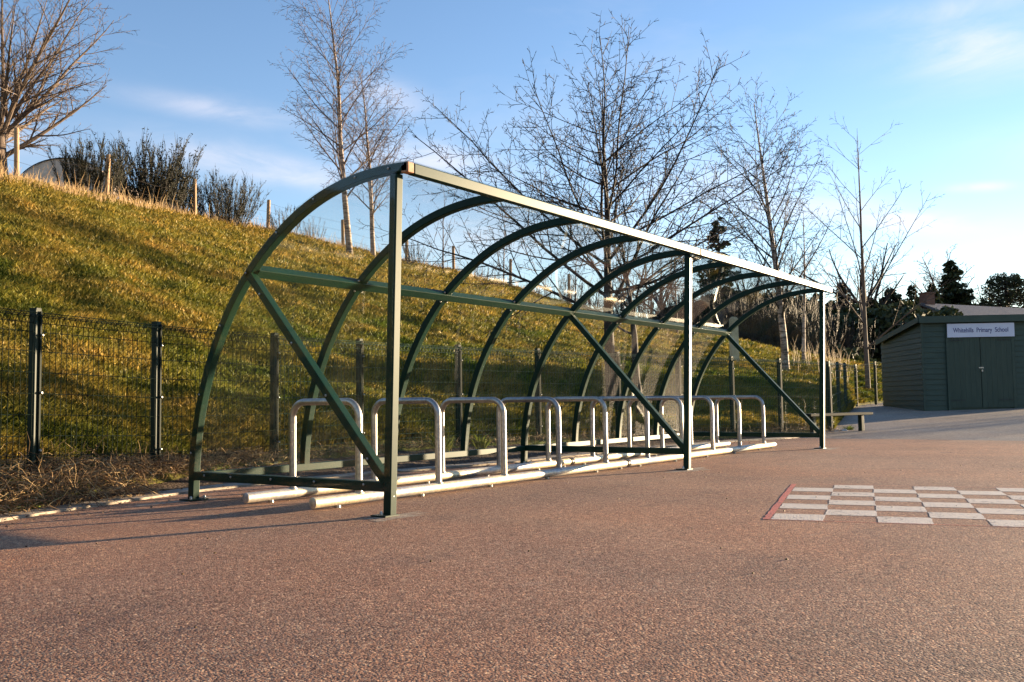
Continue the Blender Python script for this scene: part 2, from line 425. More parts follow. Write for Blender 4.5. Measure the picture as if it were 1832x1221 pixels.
# tarmac sheet (red) and grey yard beyond
def sheet(name, xs, ys, zf, mat, off=0.0):
    V = []; Fq = []
    for j, y in enumerate(ys):
        for i, x in enumerate(xs): V.append((x, y, zf(x, y)+off))
    n = len(xs)
    for j in range(len(ys)-1):
        for i in range(n-1): Fq.append((j*n+i, j*n+i+1, (j+1)*n+i+1, (j+1)*n+i))
    return arr_mesh(name, V, Fq, mat)
def edge_y(x):
    """kerb line: the y where tarmac stops towards the bank"""
    P = [(-40, -4), (-3, 1.0), (-1.28, 1.86), (-.87, 2.01), (-.43, 2.14), (.22, 2.33), (.9, 2.42), (2.2, 2.3), (4, 2.1), (7.5, 2.02), (9.5, 1.75), (10.6, 1.42), (12.6, 1.15)]
    return float(np.interp(x, [p[0] for p in P], [p[1] for p in P]))
o = sheet('ground', [-400, -60, 0, 60, 200, 900], [-400, -60, 0, 60, 400, 900], lambda x, y: -.6, M['soil']); tag(o, kind='structure')
xs = list(np.linspace(-30, 11, 83)); mb = MB()
for a, b in zip(xs[:-1], xs[1:]):
    mb.quad((a, -60, 0), (b, -60, 0), (b, edge_y(b), 0), (a, edge_y(a), 0))
o = mb.build('tarmac', M['red_tarmac']); tag(o, kind='structure')
def red_front(y): return 10.75+.12*sin(y*2.1)*0
mb = MB()
xs = list(np.linspace(10.99, 60, 60)); ys = list(np.linspace(-60, 12, 60))
o = sheet('yard', xs, ys, lambda x, y: tarmac_z(x, y)-.004, M['grey_tarmac']); tag(o, kind='structure')

# grass bank sheet
pxs = np.concatenate([np.linspace(-900, -160, 30), np.linspace(-150, 1900, 330), np.linspace(1920, 2600, 20)])
NT = 120
V = []
for px in pxs:
    fd = np.interp(px, _fx, _fd); cd = np.interp(px, _cx, _cd)
    ds = np.concatenate([[fd-1.0, fd-.6, fd-.3], fd+(cd-fd)*np.linspace(0, 1, NT)**1.3, cd+np.array([.7, 2, 5, 12, 30, 60])])
    x, y = bank_xyz(px, ds); z = bank_z(px, ds)
    amp = np.clip((ds-fd)/2, 0, 1)*np.clip((cd+2-ds)/3, .3, 1)
    z = z+bump_np(x, y)*amp
    V.append(np.stack([x, y, z], 1))
V = np.array(V); nr = V.shape[1]; nc = len(pxs)
idx = np.arange(nc*nr).reshape(nc, nr)
Fq = np.stack([idx[:-1, :-1], idx[1:, :-1], idx[1:, 1:], idx[:-1, 1:]], -1).reshape(-1, 4)
col0 = V[0].copy(); ext = []
for k in range(1, 46):
    c2 = col0+np.array([-.93, -.36, 0])*(k*1.0)
    c2[:, 2] += bump_np(c2[:, 0], c2[:, 1])*np.clip((col0[:, 2]-.3)/1.5, 0, 1)-bump_np(col0[:, 0], col0[:, 1])*np.clip((col0[:, 2]-.3)/1.5, 0, 1)
    ext.append(c2)
V = np.concatenate([np.array(ext[::-1]), V]); nc = V.shape[0]
idx = np.arange(nc*nr).reshape(nc, nr)
Fq = np.stack([idx[:-1, :-1], idx[1:, :-1], idx[1:, 1:], idx[:-1, 1:]], -1).reshape(-1, 4)
o = arr_mesh('hill', V.reshape(-1, 3), Fq, M['terrain'], smooth=True); tag(o, kind='structure')

# soil strip between kerb and fence (gently rising)
mb = MB()
xs = np.linspace(-3.2, 12.9, 130)
def fence_y(x):
    P = [(-3, 1.6), (-1.59, 2.28), (-.71, 2.61), (.45, 2.96), (1.9, 3.25), (3.07, 3.29), (4.65, 3.23), (6.03, 3.05), (7.58, 2.75), (8.9, 2.45), (10.17, 2.12), (11.4, 1.78), (12.85, 1.40)]
    return float(np.interp(x, [p[0] for p in P], [p[1] for p in P]))
rows = []
for x in xs:
    y0 = edge_y(x)+.12; y1 = fence_y(x)+1.1; r = []
    for k in range(14):
        t = k/13; y = y0+(y1-y0)*t
        z = -.012+.24*min(1, t*1.35)**1.2+.022*noise2(x, y, 2.3, 1)+.012*noise2(x, y, 9, 2)
        if k == 0: z = -.01
        r.append((x, y, z))
    rows.append(r)
for a, b in zip(rows[:-1], rows[1:]):
    for k in range(13): mb.quad(a[k], b[k], b[k+1], a[k+1])
o = mb.build('soil', M['soil'], smooth=False); tag(o, kind='structure')

# kerb: thin concrete edging strip following the line
mb = MB(); xs = np.linspace(-3.2, 12.6, 160)
for a, b in zip(xs[:-1], xs[1:]):
    w = .19
    za = .016+.004*noise2(a, 0, 2, 5); zb = .016+.004*noise2(b, 0, 2, 5)
    ya = edge_y(a)+.02*noise2(a, 0, 1.3, 6); yb = edge_y(b)+.02*noise2(b, 0, 1.3, 6)
    mb.quad((a, ya, za), (b, yb, zb), (b, yb+w, zb+.004), (a, ya+w, za+.004))
    mb.quad((a, ya, -.03), (b, yb, -.03), (b, yb, zb), (a, ya, za))
    mb.quad((a, ya+w, za+.004), (b, yb+w, zb+.004), (b, yb+w, -.05), (a, ya+w, -.05))
o = mb.build('kerb', M['concrete']); tag(o, kind='structure')

# pale concrete footings round the feet of the shelter
def patch(cx, cy, rx, ry, seed):
    rng = random.Random(seed); mb = MB(); n = 72; pts = []
    for k in range(n):
        a = 2*pi*k/n; r = .85+.9*noise.noise(Vector((cos(a)*2.2, sin(a)*2.2, seed*3.1)))+.13*rng.uniform(-1, 1)
        pts.append((cx+rx*r*cos(a), cy+ry*r*sin(a), .0012))
    i = len(mb.v); mb.v += pts; mb.f.append(tuple(range(n)))
    return mb
for k, (cx, cy, rx, ry) in enumerate([(0.02, 0, .26, .13), (4.02, 0, .28, .14), (8.02, 0, .28, .16), (-.02, 1.88, .32, .10), (4.0, 1.88, .28, .12)]):
    o = patch(cx, cy, rx, ry, k+1).build('concrete_patch', M['patch']); tag(o, kind='structure')

# ------------------------------------------------------------------ cycle shelter
RIB = [(1.897, 0), (1.893, .16), (1.886, .318), (1.862, .51), (1.811, .708), (1.714, .988), (1.585, 1.22), (1.398, 1.441), (1.31, 1.548), (1.18, 1.66), (.975, 1.803), (.827, 1.892),
       (.638, 1.970), (.456, 2.022), (.257, 2.053), (.088, 2.062), (-.077, 2.056), (-.150, 2.048)]
def catmull(P, n):
    P = [Vector((p[0], p[1])) for p in P]; out = []
    P = [P[0]*2-P[1]]+P+[P[-1]*2-P[-2]]
    for i in range(1, len(P)-2):
        for k in range(n):
            t = k/n; a, b, c, d = P[i-1], P[i], P[i+1], P[i+2]
            out.append(.5*((2*b)+(c-a)*t+(2*a-5*b+4*c-d)*t*t+(-a+3*b-3*c+d)*t*t*t))
    out.append(P[-2]); return out
# smooth measured points slightly
RP = RIB[:]
for _ in range(2):
    RP = [RP[0]]+[((RP[i-1][0]+2*RP[i][0]+RP[i+1][0])/4, (RP[i-1][1]+2*RP[i][1]+RP[i+1][1])/4) for i in range(1, len(RP)-1)]+[RP[-1]]
CURVE = catmull(RP, 4)
def offset_curve(c, d):
    out = []
    for i, p in enumerate(c):
        a = c[max(0, i-1)]; b = c[min(len(c)-1, i+1)]; t = (b-a).normalized()
        out.append(Vector((p.x+t.y*-1*d*-1*-1, p.y)) if False else Vector((p.x-t.y*d, p.y+t.x*d)))
    return out
W = .056
# travelling from the back foot up and forward: t=( -,+ ); inward (towards post/ground) is (-t.y, t.x)
INNER = offset_curve(CURVE, W)
OUTER = offset_curve(CURVE, -.004)
OUTER2 = offset_curve(CURVE, -.009)
shelter = empty('cycle_shelter', (4, 1, 0), 'long dark green steel cycle shelter with curved ribs and clear panels', 'cycle shelter')
def rib(x, foot):
    mb = MB(); i0 = len(mb.v)
    st = 0 if foot else next(i for i, p in enumerate(CURVE) if p.y > .16)
    cs = CURVE[st:]; ins = INNER[st:]
    for a, b in zip(cs, ins): mb.v += [(x, a.x, a.y), (x+W, a.x, a.y), (x+W, b.x, b.y), (x, b.x, b.y)]
    for k in range(len(cs)-1):
        j = i0+k*4
        for q in range(4): mb.f.append((j+q, j+(q+1) % 4, j+4+(q+1) % 4, j+4+q))
    mb.f.append((i0+3, i0+2, i0+1, i0)); e = i0+(len(cs)-1)*4; mb.f.append((e, e+1, e+2, e+3))
    o = mb.build('rib', M['paint'], shelter); bevel(o, .005, 2); return o
def bolt(p, axis, parent, r=.008, h=.006):
    mb = MB(); a = Vector(axis).normalized()
    mb.tube([Vector(p), Vector(p)+a*h*.6, Vector(p)+a*h], [r, r, r*.55], 8)
    return mb.build('bolt', M['bolt'], parent, True)
ribs = []
for k in range(9):
    r_ = rib(k*1.0, k in (0, 4, 8)); ribs.append(r_)
    if k in (0, 4, 8):
        mb = MB(); mb.box(k-.045, k+W+.045, 1.80, 1.93, .003, .012); pl = mb.build('foot_plate', M['fence'], r_)
        bolt((k-.025, 1.825, .012), (0, 0, 1), r_, .010, .022); bolt((k+W+.028, 1.825, .012), (0, 0, 1), r_, .010, .022)
# bolts on near rib face
for i in (8, 16, 24, 32, 40, 48, 56, 63):
    if i < len(CURVE):
        p = (CURVE[i]+INNER[i])/2; bolt((-.010, p.x, p.y), (-1, 0, 0), ribs[0])
LEAN = -.0320
def yl(z): return LEAN*z
for k in (0, 4, 8):
    mb = MB(); ztop = 1.995
    mb.beam((k+W/2, W/2, 0.0), (k+W/2+.004, W/2+yl(ztop), ztop), W, W, (0, 1, 0))
    o = mb.build('post', M['paint'], shelter); bevel(o, .006, 2)
    mb = MB(); mb.box(k-.05, k+W+.012, -.012, W+.05, .003, .011); mb.build('foot_plate', M['fence'], o)
    bolt((k-.03, .04, .011), (0, 0, 1), o, .010, .024)
    mb = MB(); mb.tube([(k+.022, -.001, .115), (k+.022, -.0035, .115)], .008, 10); mb.build('bolt_hole', M['rubber'], o)
    bolt((k+.030, -.001, .115), (0, -1, 0), o, .006, .004)
# bottom side bars, braces
for k in (0, 4, 8):
    mb = MB(); mb.beam((k+W/2, W+.0, .170), (k+W/2, 1.845, .170), W*.96, .058, (0, 0, 1)); o = mb.build('side_bar', M['paint'], shelter); bevel(o, .004)
    if k == 0:
        for y in (.20, .62, 1.02, 1.42, 1.70): bolt((-.010, y, .178), (-1, 0, 0), o)
    mb = MB(); mb.beam((k+W/2, 1.285, 1.535), (k+W/2, .045, .195), W*.92, .056, (1, 0, 0)); o = mb.build('brace', M['paint'], shelter); bevel(o, .004)
    if k == 0:
        for t in (.12, .37, .62, .9): bolt((-.010, 1.285+(.045-1.285)*t, 1.535+(.195-1.535)*t), (-1, 0, 0), o)
# purlin (two lengths) on the inside of the ribs, bottom back rail, top rail
for a, b in ((0.05, 4.028), (4.03, 8.05)):
    mb = MB(); mb.beam((a, 1.251, 1.542), (b, 1.251, 1.542), .064, .064, (0, -.705, .709)); o = mb.build('purlin', M['paint'], shelter); bevel(o, .004)
    for x in range(int(a)+1, int(b+.5)):
        if x in (4, 8): continue
        bolt((x-.014, 1.225, 1.562), (0, -.705, .709), o, .009, .012); bolt((x+.070, 1.225, 1.562), (0, -.705, .709), o, .009, .012)
        bolt((x+.068, 1.275, 1.495), (0, -.9, -.3), o, .008, .012); bolt((x-.012, 1.275, 1.495), (0, -.9, -.3), o, .008, .012)
    mb = MB(); mb.beam((a, 1.858, .165), (b, 1.858, .165), .05, .056, (0, 0, 1)); o = mb.build('back_rail', M['paint'], shelter); bevel(o, .004)
for a, b in ((.058, 4.032), (4.066, 8.075)):
    mb = MB(); mb.beam((a, -.127, 2.017), (b, -.127, 2.017), .056, .064, (0, 0, 1)); o = mb.build('top_rail', M['paint'], shelter); bevel(o, .006, 3)
for x in (.0, 4.0335):
    mb = MB(); mb.beam((x, -.1265, 2.018), (x+(.055 if x < 1 else .031), -.1265, 2.018), .056, .062, (0, 0, 1))
    o = mb.build('rail_cap', M['rust'] if x < 1 else M['bark_tan'], shelter); bevel(o, .006, 3)
    o['label'] = 'rusty brown cap at the near end of the top rail' if x < 1 else 'rusty joint in the middle of the top rail'
# mid connection bracket
mb = MB(); mb.box(4.06, 4.19, -.09, .03, 1.972, 1.984); mb.build('rail_bracket', M['bolt'], shelter)

# clear curved roof panels, one per bay (upper and lower sheet overlap at the purlin)
i_lo = next(i for i, p in enumerate(CURVE) if p.y > .195)
for k in range(8):
    for part in (0, 1):
        ic = next(i for i, p in enumerate(CURVE) if p.y > 1.56)
        rng_ = range(i_lo, ic+1) if part == 0 else range(ic, len(CURVE))
        a = OUTER if part == 0 else offset_curve(CURVE, -.006); b = OUTER2 if part == 0 else offset_curve(CURVE, -.010)
        x0 = k+.006+(.0 if k else .0); x1 = k+1+.05
        if k < 7: x1 = k+1+.003
        if k == 0: x0 = .004
        mb = MB(); n = 0
        for i in rng_:
            mb.v += [(x0, a[i].x, a[i].y), (x1, a[i].x, a[i].y), (x1, b[i].x, b[i].y), (x0, b[i].x, b[i].y)]; n += 1
        for q in range(n-1):
            j = q*4
            for e in range(4): mb.f.append((j+e, j+(e+1) % 4, j+4+(e+1) % 4, j+4+e))
        mb.f.append((3, 2, 1, 0)); e = (n-1)*4; mb.f.append((e, e+1, e+2, e+3))
        mb.build('roof_panel', M['perspex'], shelter, True)
# end panels
def end_panel(x0, x1, zlow):
    mb = MB(); cs = [p for p in CURVE if p.y > zlow]
    out = [(p.x, p.y) for p in cs]+[(-.06, 1.99), (-.001, zlow)]
    n = len(out)
    for x in (x0, x1): mb.v += [(x, a, b) for a, b in out]
    mb.f.append(tuple(range(n))[::-1]); mb.f.append(tuple(n+n-1-i for i in range(n))[::-1])
    for i in range(n): mb.f.append((i, i+n, (i+1) % n+n, (i+1) % n)[::-1])
    return mb.build('end_panel', M['perspex'], shelter)
end_panel(-.009, -.005, .145); end_panel(8+W+.005, 8+W+.009, .145)
settle(shelter)
for ch in shelter.children:
    pass

# ------------------------------------------------------------------ cycle racks: two sections of five hoops
def rack(x0, label):
    root = empty('cycle_rack', (x0+2, .96, 0), label, 'cycle rack', 'galvanised cycle racks under the shelter')
    for y in (.645, 1.28):
        mb = MB(); a = x0; b = x0+4.0-.035
        mb.tube([(a, y, .046), (a+.002, y, .046), (b-.002, y, .046), (b, y, .046)], [.031, .034, .034, .031], 20)
        r = mb.build('ground_rail', M['tube'], root, True)
        for xx in (a+.2, a+1.0, a+1.8, a+2.6, a+3.4, a+3.85):
            mb = MB(); mb.tube([(xx, y-.01, .0), (xx, y-.01, .016)], .020, 8); mb.build('rail_foot', M['bolt'], r, False)
        if x0 > 2:
            mb = MB(); mb.tube([(a-.04, y, .046), (a+.004, y, .046)], .0305, 16); mb.build('joint_sleeve', M['rubber'], r, True)
    for k in range(5):
        x = x0+.4+.8*k; R = .11; yt0, yt1 = .645, 1.28; zt = .668; pts = [(x, yt0, .07)]
        pts.append((x, yt0, zt-R))
        for q in range(1, 9): a = pi/2*q/8; pts.append((x, yt0+R-R*cos(a), zt-R+R*sin(a)))
        pts.append((x, yt1-R, zt))
        for q in range(1, 9): a = pi/2*q/8; pts.append((x, yt1-R+R*sin(a), zt-R+R*cos(a)))
        pts.append((x, yt1, .07))
        mb = MB(); mb.tube(pts, .0235, 18); h = mb.build('hoop', M['steel'], root, True)
        for y in (yt0, yt1):
            mb = MB(); mb.tube([(x, y, .072), (x, y, .079), (x, y, .083)], [.033, .031, .025], 16); mb.build('weld_collar', M['tube'], h, True)
    settle(root); return root
rack(0.0, 'near half of the galvanised hoop cycle rack, between the near and middle shelter posts')
rack(4.035, 'far half of the galvanised hoop cycle rack, beyond the middle shelter post')

# ------------------------------------------------------------------ green mesh fence round the bank
def mesh_fence(posts, label, ztops, zbots, first_i=0, pitch=.05, wr=.0022):
    root = empty('mesh_fence', (posts[0][0], posts[0][1], 0), label, 'fence', 'green wire mesh fences')
    for i, (x, y) in enumerate(posts):
        j = min(i, len(posts)-2); d = Vector((posts[j+1][0]-posts[j][0], posts[j+1][1]-posts[j][1], 0)).normalized()
        zt = ztops[i]+.02; zb = zbots[i]-.06
        mb = MB(); mb.beam((x, y, zb), (x, y, zt), .058, .058, d, .006)
        p = mb.build('post', M['fence'], root)
        nrm = Vector((d.y, -d.x, 0))
        # clip bar with bolts on camera side
        mb = MB(); c = Vector((x, y, 0))+nrm*.038+d*.012; mb.beam(c+Vector((0, 0, zb+.05)), c+Vector((0, 0, zt-.01)), .014, .008, nrm); mb.build('clamp_bar', M['wire'], p)
        for f in (.12, .5, .88):
            z = zb+.1+(zt-zb-.15)*f; q = c+nrm*.004+d*.004
            bolt((q.x, q.y, z), nrm, p, .010, .014)
        mb = MB(); mb.beam((x, y, zt), (x, y, zt+.012), .062, .062, d, .01); mb.build('post_cap', M['fence'], p)
    for i in range(len(posts)-1):
        a = Vector((posts[i][0], posts[i][1], 0)); b = Vector((posts[i+1][0], posts[i+1][1], 0)); L = (b-a).length; d = (b-a)/L; nrm = Vector((d.y, -d.x, 0))
        a2 = a+nrm*.03; n = int(L/pitch); mb = MB()
        def zz(t, u): return (zbots[i]+(zbots[i+1]-zbots[i])*t)*(1-u)+(ztops[i]+(ztops[i+1]-ztops[i])*t)*u
        for k in range(n+1):
            t = k/max(n, 1); p = a2+(b-a)*t; zb = zz(t, 0)-.02; zt = zz(t, 1)
            # straight wire with rolled top
            pts = [p+Vector((0, 0, zb)), p+Vector((0, 0, zt-.07)), p+nrm*.022+Vector((0, 0, zt-.02)), p+nrm*.002+Vector((0, 0, zt)), p-nrm*.026+Vector((0, 0, zt-.025)), p-nrm*.012+Vector((0, 0, zt-.07))]
            mb.tube(pts, wr*(1.2 if posts[i][0] < 1.5 else 1.35), 4)
        for u in (.03, .075, .12, .24, .37, .50, .63, .76, .88, .935):
            p0 = a2+nrm*-.005+Vector((0, 0, zz(0, u))); p1 = a2+(b-a)+nrm*-.005+Vector((0, 0, zz(1, u)))
            mb.tube([p0, p1], .0026, 4)
        for off, dz in ((.003, 0.0), (.022, -.02), (-.026, -.025)):
            mb.tube([a2+nrm*off+Vector((0, 0, zz(0, 1)+dz)), a2+(b-a)+nrm*off+Vector((0, 0, zz(1, 1)+dz))], .0026, 4)
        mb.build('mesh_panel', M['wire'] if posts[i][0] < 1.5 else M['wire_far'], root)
    settle(root); return root
FP = [(-6.0, .50), (-4.8, .93), (-3.6, 1.39), (-2.4, 1.86), (-1.59, 2.28), (-.71, 2.61), (.45, 2.96), (1.9, 3.25), (3.07, 3.29), (4.65, 3.23), (6.03, 3.03), (7.58, 2.72), (8.9, 2.42), (10.17, 2.10), (11.4, 1.76), (12.85, 1.38)]
FZ = [.22, .22, .22, .22, .22, .2, .14, .13, .18, .18, .16, .14, .13, .10, .07, .03]
mesh_fence(FP, 'long green wire mesh fence curving behind the cycle shelter at the foot of the bank', [1.3]*13+[1.29, 1.28, 1.26], FZ)
P0 = Vector((12.85, 1.38)); far = [on_bank(1530, 26), on_bank(1590, 27)]
fp2 = [(P0.x+.03, P0.y+.03)]+[tuple(float(c) for c in at(px_, 690, d_)[:2]) for px_, d_ in ((1499, 19.3), (1512, 22), (1531, 25.5), (1566, 26.2), (1600, 26.8))]
mesh_fence(fp2, 'green wire mesh fence running along the grey yard to the shed', [1.26, 1.35, 1.42, 1.5, 1.6, 1.65], [.06, .14, .22, .30, .40, .48], pitch=.3, wr=.002)

# ------------------------------------------------------------------ grass and straw (stuff)
nrng = np.random.default_rng(7)
def blades(N, pxr, dexp, hmin, hmax, lean, wfac, mat, name, dmin_off=.25, dmaxf=1.03):
    px = nrng.uniform(pxr[0], pxr[1], N)
    fd = np.interp(px, _fx, _fd)+dmin_off; cd = np.interp(px, _cx, _cd)*dmaxf
    u = nrng.uniform(0, 1, N)
    d = fd*(cd/fd)**(u**dexp)
    x, y = bank_xyz(px, d)
    clump = np.sin(x*3.7+2*np.sin(y*2.3))*np.sin(y*4.1+1.7*np.sin(x*1.9))
    z = bank_z(px, d)
    amp = np.clip((d-fd+dmin_off)/2, 0, 1)*np.clip((cd/dmaxf+2-d)/3, .3, 1)
    z = z+bump_np(x, y)*amp-.02
    h = nrng.uniform(hmin, hmax, N)*(.9+.22*clump)*(.55+.45*(d/9)**.55)
    # lean downhill (towards -y) and random
    la = nrng.uniform(0, 2*pi, N); lx = np.cos(la)*.5-.15; ly = np.sin(la)*.5-lean
    w = wfac*(.0035+.00075*d)*nrng.uniform(.7, 1.4, N)
    wa = nrng.uniform(0, pi, N); wx = np.cos(wa)*w; wy = np.sin(wa)*w
    base = np.stack([x, y, z], 1)
    side = np.stack([wx, wy, np.zeros(N)], 1)
    mid = base+np.stack([lx*h*.35, ly*h*.35, h*.6], 1)
    tip = base+np.stack([lx*h*1.0, ly*h*1.0, h*.85], 1)
    V = np.stack([base-side, base+side, mid+side*.7, mid-side*.7, tip], 1).reshape(-1, 3)
    i = np.arange(N)*5
    # quads + tip triangle expressed as quads (degenerate-free): use two tris + tri => all triangles
    T = np.concatenate([np.stack([i, i+1, i+2], 1), np.stack([i, i+2, i+3], 1), np.stack([i+3, i+2, i+4], 1)])
    tint = np.clip(nrng.normal(.45, .22, N)+.18*clump, 0, 1)
    o = arr_mesh(name, V, T, mat, np.repeat(tint, 5))
    return o
o = blades(420000, (-260, 1720), 1.25, .06, .15, .42, 1.0, M['grass'], 'grass')
tag(o, 'rough green and straw yellow grass covering the bank behind the fence', 'grass', kind='stuff')

def strands(name, mat, N, pos, length, rad, label, cat, flat=.3, seed=3, tr=(.0, 1.0), curl=.5):
    rng = random.Random(seed); mb = MB()
    for _ in range(N):
        p, k = pos(rng); a = rng.uniform(0, 2*pi); e = rng.uniform(-.1, flat)*pi/2+(.7 if rng.random() < .12 else 0)
        d = Vector((cos(a)*cos(e), sin(a)*cos(e), sin(e))); L = rng.uniform(*length)*k; pts = [Vector(p)]; nseg = 4
        for s in range(nseg):
            d = (d+Vector((rng.uniform(-curl, curl), rng.uniform(-curl, curl), rng.uniform(-curl, curl*.7)-.12))).normalized()
            q = pts[-1]+d*L/nseg
            pts.append(q)
        r = rng.uniform(*rad)
        mb.tube(pts, [r, r, r*.9, r*.7, r*.4], 3, cap=False, t=min(1, max(0, rng.gauss(.5, .25))))
    o = mb.build(name, mat); tag(o, label, cat, kind='stuff'); return o
def pos_left(rng):
    x = rng.uniform(-2.6, 1.6); w = rng.random()
    y = edge_y(x)+.06+w*(fence_y(x)+.35-edge_y(x))*(1 if x < -.3 else max(.25, 1-(x+.3)*.35))
    if x > .1: y = fence_y(x)+rng.uniform(-.22, .3)
    k = 1.0 if x < -.4 else max(.35, 1-.5*(x+.4))
    z = .0+.2*min(1, (y-edge_y(x))/.7)+rng.uniform(0, .17)*k*max(0, 1-abs(y-fence_y(x)+.15)*1.6)
    return (x, y, z), k
strands('dry_grass', M['straw'], 8500, pos_left, (.08, .30), (.0012, .003), 'tangle of dead brown grass and bramble stems along the near fence foot', 'dry grass', .45, 3)
def pos_back(rng):
    x = rng.uniform(.6, 12.6); y = fence_y(x)+rng.uniform(-.45, .25)
    return (x, y, .07+.10*min(1, (y-edge_y(x))/.7)+rng.uniform(0, .03)), .7
strands('dry_grass', M['straw'], 3600, pos_back, (.06, .22), (.0012, .0028), 'thin dead grass along the fence foot behind the racks', 'dry grass', .6, 5)
def pos_crest(rng):
    px = rng.uniform(-100, 960); cd = float(np.interp(px, _cx, _cd)); d = cd+rng.uniform(-2.2, 1.2); p = on_bank(px, d)
    return (p.x, p.y, p.z-.02), 1.0+cd*.01
def crest_grass():
    rng = random.Random(11); mb = MB()
    for _ in range(5200):
        p, k = pos_crest(rng); L = rng.uniform(.08, .26)*k*(2.2 if rng.random() < .08 else 1); a = rng.uniform(0, 2*pi); r = .006
        lx = cos(a)*.3; ly = sin(a)*.3; q = Vector(p)
        mb.tube([q, q+Vector((lx*L*.3, ly*L*.3, L*.6)), q+Vector((lx*L, ly*L, L))], [r, r*.8, r*.3], 3, False, t=min(1, max(0, rng.gauss(.72, .18))))
    o = mb.build('tall_grass', M['straw']); tag(o, 'tall pale dead grass along the crest of the bank', 'grass', kind='stuff')
crest_grass()
def far_tall():
    rng = random.Random(12); mb = MB()
    for _ in range(170):
        px = rng.choice([rng.gauss(1440, 18), rng.gauss(1470, 10), rng.gauss(1498, 12), rng.uniform(1080, 1580)]); cd = float(np.interp(px, _cx, _cd)); d = cd*rng.uniform(.72, .98)
        p = on_bank(px, d); L = rng.uniform(.2, .7)*(1.3 if 1420 < px < 1520 else .6); a = rng.uniform(0, 2*pi); lx = cos(a)*.25; ly = sin(a)*.25; r = .008
        mb.tube([p, p+Vector((lx*L*.3, ly*L*.3, L*.6)), p+Vector((lx*L, ly*L, L))], [r, r*.8, r*.3], 3, False, t=min(1, max(0, rng.gauss(.7, .2))))
    o = mb.build('tall_grass', M['straw']); tag(o, 'tufts of tall straw coloured grass on the far low bank near the shed', 'grass', kind='stuff')
far_tall()
# leaf litter behind the racks and along the kerb
def litter():
    rng = random.Random(9); mb = MB()
    for _ in range(2600):
        x = rng.uniform(-2.4, 10.5); s = rng.uniform(.006, .018)
        if rng.random() < .75: y = edge_y(x)+rng.uniform(0, .7); z = .012+.16*min(1, (y-edge_y(x))/.8)
        else: y = edge_y(x)-abs(rng.gauss(0, .28)); z = .006
        a = rng.uniform(0, 2*pi); u = Vector((cos(a), sin(a), rng.uniform(-.3, .5)))*s; v = Vector((-sin(a), cos(a), rng.uniform(-.3, .5)))*s*.6; c = Vector((x, y, z+s*.4))
        mb.quad(c-u, c-v, c+u, c+v, t=rng.random())
    o = mb.build('leaf_litter', M['litter']); tag(o, 'small dead leaves scattered along the kerb and soil behind the racks', 'leaves', kind='stuff')
    mb = MB()
    for _ in range(110):
        x = rng.uniform(-2.6, 9); y = rng.uniform(-2.9, 1.8)
        if x < -1.5 and y < -2: continue
        s = rng.uniform(.003, .007); c = Vector((x, y, s*.4)); k = 5
        mb.tube([c-Vector((0, 0, s*.5)), c+Vector((0, 0, s*.2)), c+Vector((0, 0, s*.6))], [s, s*.9, s*.3], 5, t=rng.random())
    o = mb.build('grit', M['litter']); tag(o, 'loose grit and crumbs lying on the tarmac', 'grit', kind='stuff')
litter()
# green weeds behind back rail
def weed(cx, cy, cz, R, n, seed, label):
    rng = random.Random(seed); mb = MB()
    for _ in range(n):
        a = rng.uniform(0, 2*pi); L = rng.uniform(.5, 1)*R; r0 = rng.uniform(0, R*.3); p = Vector((cx+cos(a)*r0, cy+sin(a)*r0, cz))
        d = Vector((cos(a)*rng.uniform(.2, .9), sin(a)*rng.uniform(.2, .9), 1)).normalized(); s = Vector((-sin(a), cos(a), 0))*.006
        m_ = p+d*L*.6; tip = p+d*L*.9+Vector((cos(a), sin(a), -.2))*L*.3; t = rng.random()
        mb.quad(p-s, p+s, m_+s*1.3, m_-s*1.3, t=t); mb.tri(m_-s*1.3, m_+s*1.3, tip, t=t)
    o = mb.build('weed_tuft', M['weed']); tag(o, label, 'weed', 'weed tufts at the fence foot'); return o
weed(3.75, 2.75, .12, .30, 70, 1, 'largest bright green weed tuft, seen behind the second hoop from the near end')
weed(4.5, 2.8, .12, .24, 60, 2, 'yellow green weed tuft against the fence beside the third hoop')
weed(3.2, 2.95, .14, .2, 50, 3, 'small weed tuft low against the fence left of the larger green tuft')
weed(13.05, 1.12, 0.02, .20, 60, 4, 'green grass tuft at the foot of the corner fence post by the bench')
mb = MB(); mb.tube([(12.85, 1.13, .0), (12.85, 1.13, .05), (12.86, 1.14, .085)], [.06, .07, .025], 9); o = mb.build('rubble_lump', simple('white_rubble', (.5, .5, .48), (.75, .74, .7), 9, .9)); tag(o, 'small white lump of rubble at the foot of the corner fence post', 'rubble')

# ------------------------------------------------------------------ chessboard painted on the tarmac
BA, BX, BY, BS = -1.3078, 3.03, -1.3353, .2686
def bp(i, j, z=.0012):
    c, s = cos(BA), sin(BA); a = i*BS; b = -j*BS
    return (BX+a*c-b*s, BY+a*s+b*c, z)
board = empty('painted_chessboard', bp(4, 4, 0), 'worn white and bare tarmac chessboard painted on the ground with a red left edge', 'ground marking')
mb = MB(); rng = random.Random(4)
for i in range(8):
    for j in range(8):
        if (i+j) % 2 == 1:
            e = lambda: rng.uniform(-.012, .012)
            N_ = 7; pts = []
            for (a, b, c, d) in ((i, j, i+1, j), (i+1, j, i+1, j+1), (i+1, j+1, i, j+1), (i, j+1, i, j)):
                for q in range(N_):
                    t = q/N_; pts.append(bp(a+(c-a)*t+e(), b+(d-b)*t+e()))
            k = len(mb.v); mb.v += pts; mb.f.append(tuple(range(k, k+len(pts))))
mb.build('white_squares', M['white_paint'], board)
mb = MB()
